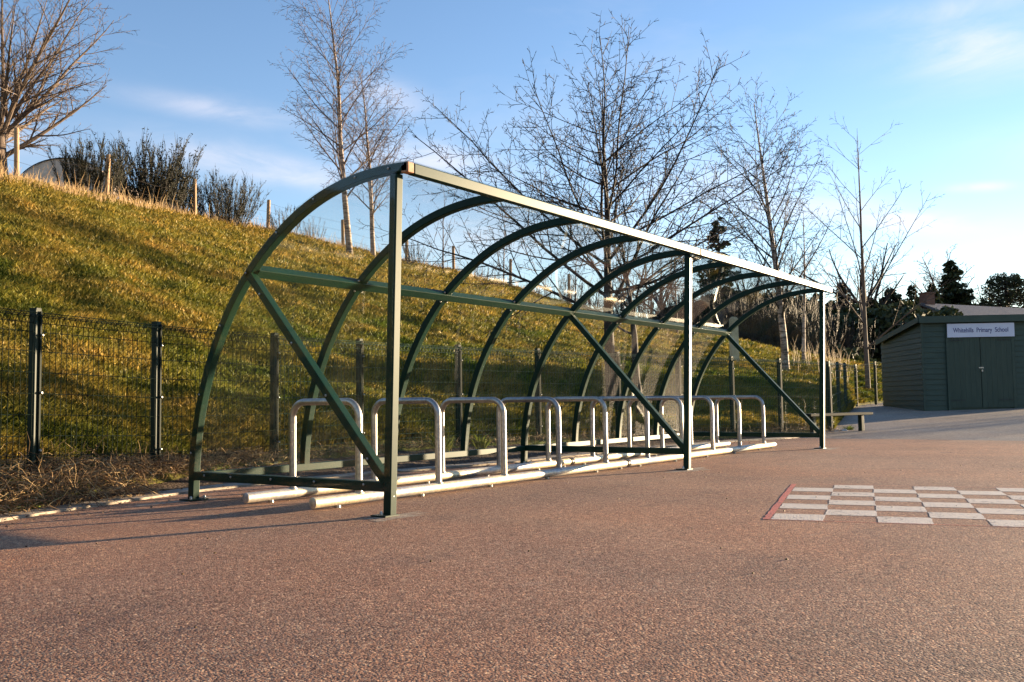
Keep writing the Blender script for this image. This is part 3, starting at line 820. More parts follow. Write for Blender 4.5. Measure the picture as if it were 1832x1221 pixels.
def strip(a0, b0, a1, b1, w, nrm):
    n = 40; pr = None
    for q in range(n+1):
        t = q/n; a = a0+(a1-a0)*t; b = b0+(b1-b0)*t; w1 = w*(1+rng.uniform(-.15, .15)); p = (bp(a, b, .0016), bp(a+nrm[0]*w1, b+nrm[1]*w1, .0016))
        if pr: mb.quad(pr[0], p[0], p[1], pr[1])
        pr = p
strip(-.015, -.05, -.015, 8.08, .14, (-1, 0)); strip(-.1, 8.02, 8.1, 8.02, .04, (0, 1)); strip(-.1, -.03, 8.1, -.03, .035, (0, -1)); strip(8.02, 0, 8.02, 8, .05, (1, 0))
mb.build('red_border', M['red_paint'], board)
settle(board)

# ------------------------------------------------------------------ shed, sign, bench
def shed():
    d0 = 22.0
    A = at(1655, 737, d0); A[2] = tarmac_z(A[0], A[1])-.01        # near corner
    # front wall runs to the right roughly parallel to picture plane; side wall recedes to the left
    fdir = Vector((Rh[0], Rh[1], 0)); fdir = (Matrix.Rotation(radians(-6), 3, 'Z')@fdir).normalized()
    sdir = Vector((-fdir.y, fdir.x, 0)).normalized()
    if sdir.dot(Vector((Fh[0], Fh[1], 0))) < 0: sdir = -sdir
    # side wall direction measured: left end at px 1582, which is further away
    Bp = at(1581, 727, 25.2); sd = Vector((Bp[0]-A[0], Bp[1]-A[1], 0)); Ls = sd.length; sdir = sd.normalized()
    fdir = Vector((sdir.y, -sdir.x, 0))
    if fdir.dot(Vector((Rh[0], Rh[1], 0))) < 0: fdir = -fdir
    return Vector(A), fdir, sdir, Ls
A, fd_, sd_, Ls = shed()
LF = 2.68; HF = 2.18; HB = 1.86
root = empty('garden_shed', A, 'dark green weatherboarded shed with double doors and sloping felt roof on the grey yard', 'shed')
def wallp(u, v, z): return A+fd_*u+sd_*v+Vector((0, 0, z))
def boards(name, p0, dr, L, hfun, nrm, pitch=.125, skip=None):
    mb = MB(); z = 0; hmax = max(hfun(0), hfun(L))
    while z < hmax-.01:
        z2 = min(z+pitch, hmax)
        # clip sloping top by narrowing the run
        us = [(0, L)]
        if hfun(0) != hfun(L):
            # where is hfun(u) >= z2
            h0, h1 = hfun(0), hfun(L); 
            if min(h0, h1) < z2:
                ucut = (z2-h0)/(h1-h0)*L
                us = [(0, ucut)] if h0 > h1 else [(ucut, L)]
        for a, b in us:
            if b-a < .02: continue
            p = p0+dr*a; q = p0+dr*b
            lo = nrm*.022; hi = nrm*.006
            zv = Vector((0, 0, 1))
            v = [p+lo+zv*z, q+lo+zv*z, q+hi+zv*z2, p+hi+zv*z2]
            mb.quad(*v); mb.quad(p+zv*z, q+zv*z, v[1], v[0])
        z = z2
    h0, h1 = hfun(0), hfun(L); zv = Vector((0, 0, 1))
    mb.quad(p0, p0+dr*L, p0+dr*L+zv*h1, p0+zv*h0)
    return mb.build(name, M['shed'], root)
boards('front_wall', wallp(0, 0, 0), fd_, LF, lambda u: HF, -sd_)
boards('side_wall', wallp(0, 0, 0), sd_, Ls, lambda u: HF+(HB-HF)*u/Ls, -fd_)
boards('side_wall', wallp(LF, 0, 0), sd_, Ls, lambda u: HF+(HB-HF)*u/Ls, fd_)
mb = MB(); a = wallp(0, Ls, 0); b = wallp(LF, Ls, 0); mb.quad(a, b, b+Vector((0, 0, HB)), a+Vector((0, 0, HB))); mb.build('back_wall', M['shed'], root)
mb = MB()
t0 = [wallp(-.10, -.12, HF+.0), wallp(LF+.10, -.12, HF+.0), wallp(LF+.10, Ls+.12, HB-.02), wallp(-.10, Ls+.12, HB-.02)]
i = 0; up = Vector((0, 0, .05)); mb.v += [tuple(p) for p in t0]+[tuple(p+up) for p in t0]
mb.f += [(0, 3, 2, 1), (4, 5, 6, 7), (0, 1, 5, 4), (1, 2, 6, 5), (2, 3, 7, 6), (3, 0, 4, 7)]
roof = mb.build('roof', M['felt'], root)
mb = MB(); mb.beam(wallp(-.10, -.135, HF-.035), wallp(LF+.1, -.135, HF-.035), .022, .15); mb.build('fascia', M['shed'], roof)
mb = MB(); mb.beam(wallp(-.115, -.12, HF-.03), wallp(-.115, Ls+.12, HB-.05), .022, .12); mb.build('fascia', M['shed'], roof)
mb = MB(); mb.beam(wallp(-.012, -.035, 0), wallp(-.012, -.035, HF-.1), .05, .05, fd_); mb.build('corner_trim', M['shed'], root)
DU = .58; DW = .70; DH = 1.70
for s in (0, 1):
    u0 = DU+s*(DW+.012); mb = MB(); nb = 6
    for k in range(nb):
        a = u0+DW*k/nb+.0012; b = u0+DW*(k+1)/nb-.0012
        mb.beam(wallp((a+b)/2, -.04, .07), wallp((a+b)/2, -.04, .07+DH), b-a, .03, -sd_)
    dr = mb.build('door', M['shed_door'], root)
    for z in (.25, .25+1.4):
        mb = MB(); ua = u0 if s == 0 else u0+DW-.32
        mb.beam(wallp(ua, -.062, z), wallp(ua+.32, -.062, z), .01, .035); mb.build('hinge', M['felt'], dr)
    if s == 1:
        mb = MB(); mb.box(0, .001, 0, .001, 0, .001) if False else None
        mb.beam(wallp(u0-.06, -.066, 1.0), wallp(u0+.05, -.066, 1.0), .012, .03); mb.beam(wallp(u0-.005, -.075, .93), wallp(u0+.03, -.075, .93), .02, .045)
        mb.build('padlock', M['bolt'], dr)
for s, (a, b) in enumerate(((DU-.05, DU-.01), (DU+2*DW+.02, DU+2*DW+.06))):
    mb = MB(); mb.beam(wallp((a+b)/2, -.045, .0), wallp((a+b)/2, -.045, DH+.12), .06, .035, -sd_); mb.build('door_frame', M['shed'], root)
mb = MB(); mb.beam(wallp(DU-.06, -.045, DH+.11), wallp(DU+2*DW+.07, -.045, DH+.11), .035, .06); mb.build('door_frame', M['shed'], root)
settle(root)
# sign
SU0, SU1 = .545, 2.055; SZ0, SZ1 = 1.72, 2.04
sg = empty('name_sign', wallp((SU0+SU1)/2, -.09, SZ0), 'white name board reading Whitehills Primary School above the shed doors', 'sign')
mb = MB(); mb.beam(wallp(SU0, -.088, (SZ0+SZ1)/2), wallp(SU1, -.088, (SZ0+SZ1)/2), .02, SZ1-SZ0); b_ = mb.build('board', M['sign'], sg)
cu = bpy.data.curves.new('lettering', 'FONT'); cu.body = 'Whitehills  Primary  School'; cu.size = .155; cu.extrude = .002; cu.align_x = 'CENTER'; cu.align_y = 'CENTER'; cu.offset = .0012
to = bpy.data.objects.new('tmp_text', cu); COL.objects.link(to); bpy.context.view_layer.update()
me = bpy.data.meshes.new_from_object(to.evaluated_get(bpy.context.evaluated_depsgraph_get()))
bpy.data.objects.remove(to)
me.materials.clear(); me.materials.append(M['ink'])
zup = Vector((0, 0, 1)); c = wallp((SU0+SU1)/2, -.1005, (SZ0+SZ1)/2)
wid = max(v.co.x for v in me.vertices)-min(v.co.x for v in me.vertices); sc = 1.24/wid
Mx = Matrix(((fd_.x*sc, 0, -sd_.x, c.x), (fd_.y*sc, 0, -sd_.y, c.y), (0, 1, 0, c.z), (0, 0, 0, 1)))
me.transform(Mx)
lt = bpy.data.objects.new('lettering', me); COL.objects.link(lt); lt.parent = sg
settle(sg)

# bench: low plank on posts
bA = at(1551, 744, 16.4); bB = at(1440, 742, 15.4)
bA[2] = .36; bB[2] = .36
bn = empty('bench', bA*[1, 1, 0]+[0, 0, .0], 'low bench of one dark plank on square legs beside the corner fence post', 'bench')
a = Vector(bA); b = Vector(bB); dd = (b-a).normalized()
mb = MB(); mb.beam(a, b, .24, .045); bevel(mb.build('seat', M['wire'], bn), .005)
for f in (.18, (b-a).length-.2):
    p = a+dd*f; mb = MB(); mb.beam((p.x, p.y, .0), (p.x, p.y, .338), .075, .075, dd); bevel(mb.build('leg', M['fence'], bn), .005)
    mb = MB(); mb.beam(Vector((p.x, p.y, .02))-dd*.0+Vector((dd.y, -dd.x, 0))*.2, Vector((p.x, p.y, .02))-Vector((dd.y, -dd.x, 0))*.2, .12, .04); mb.build('foot', M['concrete'], bn)
settle(bn)

# ------------------------------------------------------------------ wooden posts and wire along the crest
wf = empty('wire_fence', on_bank(479, 38), 'old post and wire fence with weathered wooden posts along the crest of the bank', 'fence')
CP = [(-140, 175, 262, 21), (30, 228, 315, 23), (190, 275, 353, 26), (349, 320, 382, 31), (479, 357, 409, 37), (614, 393, 440, 40), (727, 420, 468, 42.5), (812, 440, 486, 45), (913, 463, 513, 45), (1019, 490, 545, 46)]
tops = []
for k, (px, yt, yb, d) in enumerate(CP):
    b = Vector(at(px, yb, d)); t = Vector(at(px, yt, d)); b.z -= .25
    t = Vector((b.x+(-.03 if k % 2 else .05), b.y, t.z)); mb = MB(); r = .062 if k < 4 else .075
    mb.tube([b, t-Vector((0, 0, .03)), t], [r, r*.95, r*.8], 9); mb.build('post', M['wood_post'], wf, True); tops.append(t)
for dz in (-.15, -.5, -.85):
    mb = MB()
    for p, q in zip(tops[:-1], tops[1:]):
        m_ = (p+q)/2+Vector((0, 0, dz-.05)); mb.tube([p+Vector((0, -.06, dz)), m_, q+Vector((0, -.06, dz))], .004, 3)
    mb.build('wire', M['bark_dark'], wf)
settle(wf)

# ------------------------------------------------------------------ trees
def perp(d, rng):
    v = Vector((rng.uniform(-1, 1), rng.uniform(-1, 1), rng.uniform(-1, 1)))
    v = v-d*v.dot(d); return v.normalized() if v.length > 1e-4 else d.orthogonal().normalized()
class Tree:
    def __init__(s, seed, cfg): s.rng = random.Random(seed); s.cfg = cfg; s.tr = MB(); s.br = MB()
    def branch(s, p, d, L, r, lev):
        c = s.cfg; rng = s.rng; nseg = c['seg'][lev]; pts = [Vector(p)]; rad = [r]; dirs = [d.copy()]
        r1 = r*c['taper'][lev]
        for k in range(nseg):
            w = c['wander'][lev]; d = (d+perp(d, rng)*rng.uniform(0, w)+Vector((0, 0, c['trop'][lev]))/nseg*3).normalized()
            pts.append(pts[-1]+d*L/nseg); dirs.append(d.copy()); rad.append(r+(r1-r)*(k+1)/nseg)
        mb = s.tr if lev == 0 else s.br
        mb.tube(pts, rad, c['sides'][lev], cap=False)
        if lev+1 >= len(c['n']): return
        n = c['n'][lev]; n = int(n*(L/c['refL'][lev])**.8+.5) if c['refL'][lev] else n
        az0 = rng.uniform(0, 2*pi)
        for k in range(n):
            f0, f1 = c['span'][lev]; f = f0+(f1-f0)*(k+rng.uniform(.1, .9))/n
            x = f*nseg; i = min(int(x), nseg-1); u = x-i; q = pts[i].lerp(pts[i+1], u); dd = dirs[i+1]; rr = rad[i]*(1-u)+rad[i+1]*u
            ang = radians(rng.gauss(*c['ang'][lev])); az = az0+k*2.4+rng.uniform(-.5, .5)
            o1 = dd.orthogonal().normalized(); o2 = dd.cross(o1); side = o1*cos(az)+o2*sin(az)
            if c.get('flat') and lev >= 1:
                side = Vector((side.x, side.y, side.z*c['flat'])).normalized()
            nd_ = (dd*cos(ang)+side*sin(ang)).normalized()
            shape = c['shape'](f) if lev == 0 else (1-.62*f)
            s.branch(q, nd_, L*c['ratio'][lev]*shape*rng.uniform(.75, 1.2), max(rr*c['rr'][lev], c['rmin']), lev+1)
def make_tree(name, base, H, r, seed, cfg, mats, label, cat='tree', lean=(0, 0), group=None, bname='branches'):
    t = Tree(seed, cfg); d = Vector((lean[0], lean[1], 1)).normalized()
    base = Vector(base)-Vector((0, 0, .25))
    root = empty(name, base, label, cat, group)
    t.branch(base, d, H+.25, r, 0)
    t.tr.build('trunk', mats[0], root, True); t.br.build(bname, mats[1], root)
    settle(root); return root
CH = dict(seg=(12, 9, 6, 4, 2), taper=(.05, .18, .3, .4, .6), wander=(.05, .13, .16, .25, .2), trop=(.02, .075, .065, .03, 0), sides=(10, 6, 4, 3, 3), n=(36, 14, 6, 3, 0),
          refL=(None, 2.6, .95, .36, None), span=((.30, .97), (.18, .98), (.15, .95), (.2, .9), (0, 0)), ang=((62, 9), (42, 12), (48, 14), (55, 15), (0, 0)), ratio=(.56, .42, .38, .42, 0), rr=(.45, .53, .6, .75, 0), rmin=.0052,
          shape=lambda f: 1.15-.82*max(0, (f-.45)/.55)**.9)
BI = dict(seg=(14, 8, 6, 4, 3), taper=(.08, .15, .25, .4, .5), wander=(.06, .10, .16, .22, .2), trop=(.01, .02, -.01, -.06, -.1), sides=(9, 5, 3, 3, 3), n=(34, 10, 8, 3, 0),
          refL=(None, 3.2, 1.2, .5, None), span=((.20, .99), (.15, .98), (.15, .98), (.2, .95), (0, 0)), ang=((47, 7), (38, 10), (40, 12), (38, 12), (0, 0)), ratio=(.36, .42, .42, .5, 0), rr=(.36, .5, .5, .7, 0), rmin=.0052,
          shape=lambda f: .55+.6*sin(min(1, f*1.25)*pi)**.7 if f < .8 else .55*(1-f)/.2+.35)
BIL = dict(BI, n=(38, 13, 8, 3, 0), rmin=.0066, ratio=(.29, .42, .42, .5, 0), ang=((42, 7), (36, 10), (40, 12), (38, 12), (0, 0)))
YT = dict(CH, n=(18, 7, 4, 2, 0), ang=((42, 8), (35, 10), (40, 12), (45, 12), (0, 0)), trop=(.01, .02, .02, .01, 0), ratio=(.52, .38, .38, .4, 0), wander=(.05, .07, .1, .15, .1), span=((.16, .97), (.25, .98), (.2, .95), (.2, .9), (0, 0)), rmin=.006,
          shape=lambda f: 1.05-.75*f, refL=(None, 2.8, 1.1, .4, None))
OAK = dict(seg=(6, 8, 7, 5, 3), taper=(.55, .25, .3, .4, .5), wander=(.06, .16, .2, .25, .25), trop=(0, .05, .03, .02, 0), sides=(9, 6, 4, 3, 3), n=(9, 9, 7, 4, 0), refL=(None, 5, 2, .8, None),
           span=((.5, 1.0), (.2, .98), (.2, .98), (.2, .95), (0, 0)), ang=((42, 10), (40, 12), (42, 12), (42, 12), (0, 0)), ratio=(1.25, .48, .45, .45, 0), rr=(.55, .5, .5, .6, 0), rmin=.012, shape=lambda f: .8+.3*f)
def gp(px, y, d):
    p = at(px, y, d); return Vector(p)
# cherry in the middle, right behind the fence
p = on_bank(1094, 16.0); make_tree('cherry_tree', p, 5.5, .11, 21, CH, (M['bark_dark'], M['bark_dark']), 'large bare wide spreading cherry tree standing behind the middle of the shelter', lean=(.01, 0))
p = on_bank(1146, 15.0); make_tree('cherry_tree', p, 3.6, .08, 33, dict(CH, n=(20, 9, 5, 3, 0), span=((.42, .97),)+CH['span'][1:], wander=(.16, .16, .18, .25, .2)), (M['bark_dark'], M['bark_dark']), 'shorter crooked bare tree just right of the large cherry trunk', lean=(-.10, .0))
# birches left
p = gp(626, 445, 34); make_tree('birch_tree', p, 9.9, .125, 5, BIL, (M['birch'], M['bark_red']), 'tall slender bare birch with pale trunk on the bank above the near shelter arch', lean=(-.075, .02))
p = gp(668, 452, 38); make_tree('birch_tree', p, 7.4, .11, 8, BIL, (M['birch'], M['bark_red']), 'smaller pale birch just right of the tall birch on the bank', lean=(.0, .0))
# birches right
p = on_bank(1406, 27); make_tree('birch_tree', p, 7.8, .12, 14, dict(BIL, n=(36, 12, 8, 3, 0), ratio=(.33, .42, .42, .5, 0)), (M['birch'], M['bark_dark']), 'bare birch with white banded trunk beyond the far end of the shelter', lean=(-.02, 0))
p = on_bank(1437, 31); make_tree('birch_tree', p, 5.2, .07, 15, dict(BIL, n=(24, 8, 5, 3, 0)), (M['birch'], M['bark_dark']), 'thin young birch close to the right of the white banded birch')
# young tree right by the shed
p = on_bank(1551, 29.0); make_tree('young_tree', p, 8.3, .085, 19, YT, (M['bark_tan'], M['bark_tan']), 'young bare tree with sunlit trunk just left of the shed', lean=(.035, .0))
# big tree far left
p = gp(2, 320, 25.5)
LT = dict(seg=(4, 11, 9, 6, 4), taper=(.75, .14, .25, .35, .5), wander=(.05, .09, .14, .2, .22), trop=(0, .05, .045, .02, -.03), sides=(10, 7, 5, 3, 3), n=(19, 20, 13, 5, 0), refL=(None, 5.4, 2.1, .85, None),
          span=((.45, 1.0), (.10, .98), (.15, .98), (.2, .95), (0, 0)), ang=((44, 16), (36, 10), (38, 10), (38, 12), (0, 0)), ratio=(2.9, .42, .42, .45, 0), rr=(.42, .5, .5, .6, 0), rmin=.0060, shape=lambda f: 1.0)
make_tree('bare_tree', p, 1.35, .20, 17, LT, (M['bark_tan'], M['bark_tan']), 'big many stemmed bare tree at the left edge on the crest of the bank', lean=(-.05, 0))
# saplings on the crest and bank, seen through the shelter
SP = dict(YT, n=(12, 5, 3, 0), seg=(8, 6, 4, 3), ang=((30, 8), (32, 10), (35, 10), (0, 0)), rmin=.008)
for k, (px, y, d, H, lab) in enumerate([(793, 486, 42, 3.6, 'thin bare sapling on the crest beside a wooden post, seen through the second bay'),
                                   (901, 515, 44, 3.9, 'thin bare sapling on the crest, seen through the third bay of the shelter'),
                                   (1030, 560, 44, 4.2, 'slim bare sapling where the crest falls away, left of the large cherry'),
                                   (1118, 585, 42, 4.0, 'pale stemmed sapling showing between the two cherry trunks'),
                                   (1212, 600, 38, 4.0, 'bare sapling seen left of the middle shelter post')]):
    make_tree('sapling', gp(px, y, d), H, .045, 40+k, SP, (M['birch'] if k % 2 else M['bark_red'], M['bark_red']), lab, 'sapling', group='saplings on the bank')
# bare oak far right behind + others
make_tree('oak_tree', gp(1553, 640, 60), 3.6, .30, 61, OAK, (M['bark_dark'], M['bark_dark']), 'bare round crowned tree in the far background behind the young tree')
make_tree('oak_tree', gp(1690, 600, 85), 3.4, .26, 62, dict(OAK, rmin=.02), (M['bark_red'], M['bark_red']), 'distant pale bare tree left of the tall spruce')
make_tree('oak_tree', gp(1345, 620, 55), 2.6, .22, 63, OAK, (M['bark_dark'], M['bark_dark']), 'dark bare tree in the scrub behind the far shelter bays')
make_tree('oak_tree', gp(1190, 600, 60), 2.4, .2, 64, OAK, (M['bark_red'], M['bark_red']), 'bare tree behind the crest between cherry and middle shelter post')
make_tree('oak_tree', gp(1762, 600, 90), 2.4, .2, 65, dict(OAK, rmin=.02), (M['bark_red'], M['bark_red']), 'distant bare tree between the tall spruce and the monkey puzzle')
# trees off to the right that streak the yard with shadow
# broom bushes on crest
def bush(name, base, W_, H, n, seed, mats, label, cat='bush', fine=9, leafy=.5, spread=.6, group=None, leaf=.055, dens=1.0):
    rng = random.Random(seed); tr = MB(); lf = MB(); base = Vector(base)
    root = empty(name, base, label, cat, group)
    for _ in range(n):
        a = rng.uniform(0, 2*pi); rr = sqrt(rng.random())*W_*.32; p = base+Vector((cos(a)*rr, sin(a)*rr, -.15))
        out = spread*rr/(W_*.32)*rng.uniform(.5, 1.2); d = Vector((cos(a)*out, sin(a)*out, 1)).normalized(); L = H*rng.uniform(.6, 1.05)/max(.7, d.z)*(1-.25*rr/(W_*.32))
        pts = [p]; nseg = 5
        for k in range(nseg):
            d = (d+perp(d, rng)*rng.uniform(0, .18)+Vector((0, 0, .05))).normalized(); pts.append(pts[-1]+d*L/nseg)
        r = .012*H/2; tr.tube(pts, [r*(1-.14*k) for k in range(nseg+1)], 3, cap=False)
        for k in range(int(fine*dens)):
            f = rng.uniform(.12, 1.0)*nseg; i = min(int(f), nseg-1); q = pts[i].lerp(pts[i+1], f-i); dd = (d+perp(d, rng)*rng.uniform(.2, .6)+Vector((0, 0, .25))).normalized(); l = L*rng.uniform(.10, .24)
            e1 = q+dd*l*.5+perp(dd, rng)*l*.05; e2 = q+dd*l; t = min(1, max(0, rng.gauss(.45, .25))); rw = .006*H/2
            lf.tube([q, e1, e2], [rw, rw*.8, rw*.4], 3, False, t=t)
            if rng.random() < leafy:
                for _k in range(5):
                    c = q.lerp(e2, rng.random()); s = Vector((rng.uniform(-1, 1), rng.uniform(-1, 1), rng.uniform(-.2, 1))).normalized()*leaf*H/2*rng.uniform(.6, 1.3); w = perp(s.normalized(), rng)*leaf*H/2*.28
                    lf.tri(c-w, c+w, c+s, t=t)
    tr.build('stems', mats[0], root); lf.build('foliage', mats[1], root)
    settle(root)
BR = (M['bark_dark'], M['broom'])
_b = bush
def bush(*a, **k):
    if a[0] == 'broom_bush': k.setdefault('dens', 3.4)
    return _b(*a, **k)
bush('broom_bush', gp(172, 345, 26.5), 1.6, 1.75, 60, 1, BR, 'leftmost dark broom bush on the crest, behind a leaning wooden post')
bush('broom_bush', gp(135, 338, 26), 1.3, 1.5, 34, 7, BR, 'thin dark shrub on the crest just in front of the arched polytunnel')
bush('broom_bush', gp(272, 375, 30), 2.5, 2.45, 120, 2, BR, 'tallest dark broom bush on the crest, in the middle of the group')
bush('broom_bush', gp(318, 385, 32), 1.9, 1.9, 60, 3, BR, 'dark broom bush behind the third wooden post')
bush('broom_bush', gp(402, 402, 33), 2.6, 2.0, 90, 4, BR, 'wide dark broom bush at the right end of the crest group', leafy=.35)
bush('broom_bush', gp(218, 362, 29), 1.2, .9, 26, 5, BR, 'low sparse broom bush between the leftmost and tallest bushes')
bush('broom_bush', gp(512, 420, 37), 1.5, 1.5, 22, 6, (M['bark_red'], M['broom']), 'sparse grey shrub on the crest right of the fifth wooden post', leafy=.15)
bush('broom_bush', gp(560, 425, 38), 1.3, .9, 24, 8, (M['bark_red'], M['hedge']), 'low reddish shrub on the crest left of the tall birch', leafy=.1)
bush('broom_bush', gp(741, 470, 41), 1.2, 1.15, 30, 9, (M['bark_dark'], M['broom']), 'small round green shrub on the crest just right of the near shelter post', leafy=.3)
HB_ = (M['bark_dark'], M['hedge'])
for k, (px, y, d, w, h, n, lab) in enumerate([
        (860, 505, 52, 3.2, 1.6, 40, 'brown twiggy shrub behind the crest in the third shelter bay'),
        (1000, 555, 58, 6.0, 2.5, 90, 'purplish brown thicket behind the crest left of the cherry'),
        (1065, 575, 60, 6.0, 2.8, 90, 'brown thicket behind the crest directly behind the cherry trunk'),
        (1140, 590, 62, 6.0, 3.4, 90, 'brown thicket behind the crest right of the cherry trunk'),
        (1215, 605, 60, 6.5, 4.2, 110, 'tall brown thicket behind the middle shelter post'),
        (1290, 622, 54, 6.0, 4.2, 110, 'dark tangled thicket above the pale stone block'),
        (1360, 635, 50, 5.5, 4.0, 100, 'dark thicket left of the white banded birch'),
        (1440, 645, 48, 5.0, 3.6, 90, 'dark thicket right of the white banded birch'),
        (1500, 655, 50, 5.0, 3.0, 80, 'brown thicket behind the far shelter post'),
        (1040, 560, 44, 2.6, .8, 30, 'low reddish scrub on the falling crest under the cherry'),
        (1180, 598, 42, 3.0, .9, 36, 'low reddish scrub on the bank left of the middle shelter post')]):
    bush('thicket', gp(px, y, d), w, h, n, 20+k, HB_, lab, 'thicket', fine=12, leafy=.3, spread=.5, group='brown thickets beyond the bank')

def leafcloud(mb, c, R, n, rng, size, zsq=1.0, lo=0.0):
    for _ in range(n):
        while True:
            v = Vector((rng.uniform(-1, 1), rng.uniform(-1, 1), rng.uniform(-1, 1)))
            if v.length < 1: break
        v = v.normalized()*(v.length**.6)
        k = 1+.35*noise.noise(v*2.2+Vector((c[0], c[1], 0)))
        p = Vector(c)+Vector((v.x*R*k, v.y*R*k, v.z*R*zsq*k))
        s = Vector((rng.uniform(-1, 1), rng.uniform(-1, 1), rng.uniform(-1, 1))).normalized()*size*rng.uniform(.5, 1.4); w = perp(s.normalized(), rng)*size*.4
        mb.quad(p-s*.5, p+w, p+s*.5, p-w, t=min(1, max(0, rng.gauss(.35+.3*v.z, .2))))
def conifer(base, H, Rb, seed, label, dens=1.0, gap=.0, droop=.25, group='conifers in the background', name='conifer', stem=.13):
    rng = random.Random(seed); base = Vector(base); root = empty(name, base, label, 'conifer', group); tr = MB(); lf = MB()
    tr.tube([base-Vector((0, 0, .3)), base+Vector((0, 0, H*.6)), base+Vector((0, 0, H))], [H*.018, H*.012, .02], 6)
    nw = int(26*dens)
    for w in range(nw):
        f = .06+.93*w/nw; z = H*f; R = Rb*(1-f)**.85+.08; nb = max(4, int(9*(1-f*.5)))
        for b in range(nb):
            if rng.random() < gap: continue
            a = rng.uniform(0, 2*pi); r = R*rng.uniform(.65, 1.15); d = Vector((cos(a), sin(a), -droop*rng.uniform(.3, 1.3))); p0 = base+Vector((0, 0, z)); p1 = p0+d*r*.6; p2 = p0+d*r+Vector((0, 0, r*.12))
            tr.tube([p0, p1, p2], [.03, .02, .008], 3, False)
            m_ = max(5, int(14*r))
            for k in range(int(m_*1.8)):
                u = rng.uniform(.12, 1.0); c = p0.lerp(p2, u)+Vector((0, 0, rng.uniform(-.12, .04))); sd = Vector((-sin(a), cos(a), 0))*rng.choice((-1, 1))
                s = (sd*rng.uniform(.3, 1)+Vector((cos(a), sin(a), 0))*.6+Vector((0, 0, rng.uniform(-.5, .2)))).normalized()*rng.uniform(.25, .55)*(1.15-u*.6)*Rb*.36
                w_ = perp(s.normalized(), rng)*.10*Rb*.7; t = min(1, max(0, rng.gauss(.4, .22)))
                lf.tri(c-w_, c+w_, c+s, t=t)
    tr.build('trunk', M['bark_dark'], root); lf.build('crown', M['conifer'], root); settle(root)
def cp(px, ybase, ytop, d):
    b = gp(px, ybase, d); t = gp(px, ytop, d); return b, t.z-b.z
for k, (px, yb, yt, d, R, dens, gap, lab) in enumerate([
        (1291, 640, 376, 58, 1.9, 1.2, .45, 'tall loose pine rising behind the far half of the shelter roof'),
        (1512, 655, 500, 62, 1.5, 1.2, .0, 'dark pointed conifer right beside the far top corner of the shelter'),
        (1463, 655, 520, 64, 1.5, 1.1, .1, 'dark conifer just left of the far shelter post'),
        (1598, 650, 512, 66, 1.9, 1.2, .0, 'broad dark conifer behind the young tree'),
        (1636, 650, 506, 66, 1.3, 1.2, .0, 'dark pointed conifer behind the shed roof end'),
        (1673, 650, 504, 68, 1.4, 1.2, .0, 'dark conifer right next to the tall spruce'),
        (1709, 650, 462, 74, 2.5, 1.5, .15, 'tall open branched spruce above the shed corner'),
        (1560, 655, 530, 60, 1.8, 1.2, .0, 'low dark conifer behind the bare round crowned tree'),
        (1742, 650, 548, 70, 1.6, 1.0, .0, 'low dark conifer behind the left end of the house roof'),
        (1490, 655, 535, 70, 1.8, 1.2, .0, 'dark conifer low behind the far top corner of the shelter'),
        (1620, 650, 535, 72, 1.8, 1.2, .0, 'low dark conifer filling the gap between the young tree and the shed roof'),
        (1655, 650, 525, 74, 1.7, 1.2, .0, 'low dark conifer between two pointed conifers above the shed')]):
    b, H = cp(px, yb, yt, d); conifer(b, H, R*1.35, 100+k, lab, dens, gap)
for k, (px, yt, d, R, wh) in enumerate([(1527, 528, 78, 1.5, 'beside the far top corner of the shelter'), (1549, 520, 82, 1.4, 'left of the young tree trunk'), (1577, 530, 80, 1.5, 'right of the young tree trunk'), (1612, 522, 84, 1.4, 'over the low end of the shed roof'),
        (1650, 528, 82, 1.5, 'over the front corner of the shed roof'), (1690, 522, 86, 1.5, 'just left of the tall open spruce'), (1727, 530, 84, 1.3, 'beside the brick chimney'), (1765, 536, 100, 1.6, 'between the chimney and the monkey puzzle')]):
    b, H = cp(px, 650, yt, d); conifer(b, H, R*1.4, 140+k, 'small distant dark conifer in the skyline '+wh, 1.1, .05)
# monkey puzzle: domed crown on bare trunk
def monkey():
    b, H = cp(1806, 640, 488, 78); rng = random.Random(77); root = empty('monkey_puzzle_tree', b, 'dome crowned dark monkey puzzle tree above the house roof at the right', 'tree'); tr = MB(); lf = MB()
    tr.tube([b, b+Vector((0, 0, H*.95))], [.25, .1], 7)
    for k in range(150):
        f = rng.uniform(.55, 1); a = rng.uniform(0, 2*pi); R = 2.0*sqrt(max(0, 1-((f-.68)/.34)**2)) if f > .5 else 1; R = max(.4, R)*rng.uniform(.8, 1.08)
        p0 = b+Vector((0, 0, H*f*.96)); p1 = p0+Vector((cos(a)*R*.6, sin(a)*R*.6, -.12*R)); p2 = p0+Vector((cos(a)*R, sin(a)*R, .10*R))
        tr.tube([p0, p1, p2], [.05, .045, .03], 4, False); leafcloud(lf, p2, .26, 26, rng, .16); leafcloud(lf, p1, .2, 12, rng, .14)
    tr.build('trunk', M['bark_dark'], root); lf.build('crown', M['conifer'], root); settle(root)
monkey()
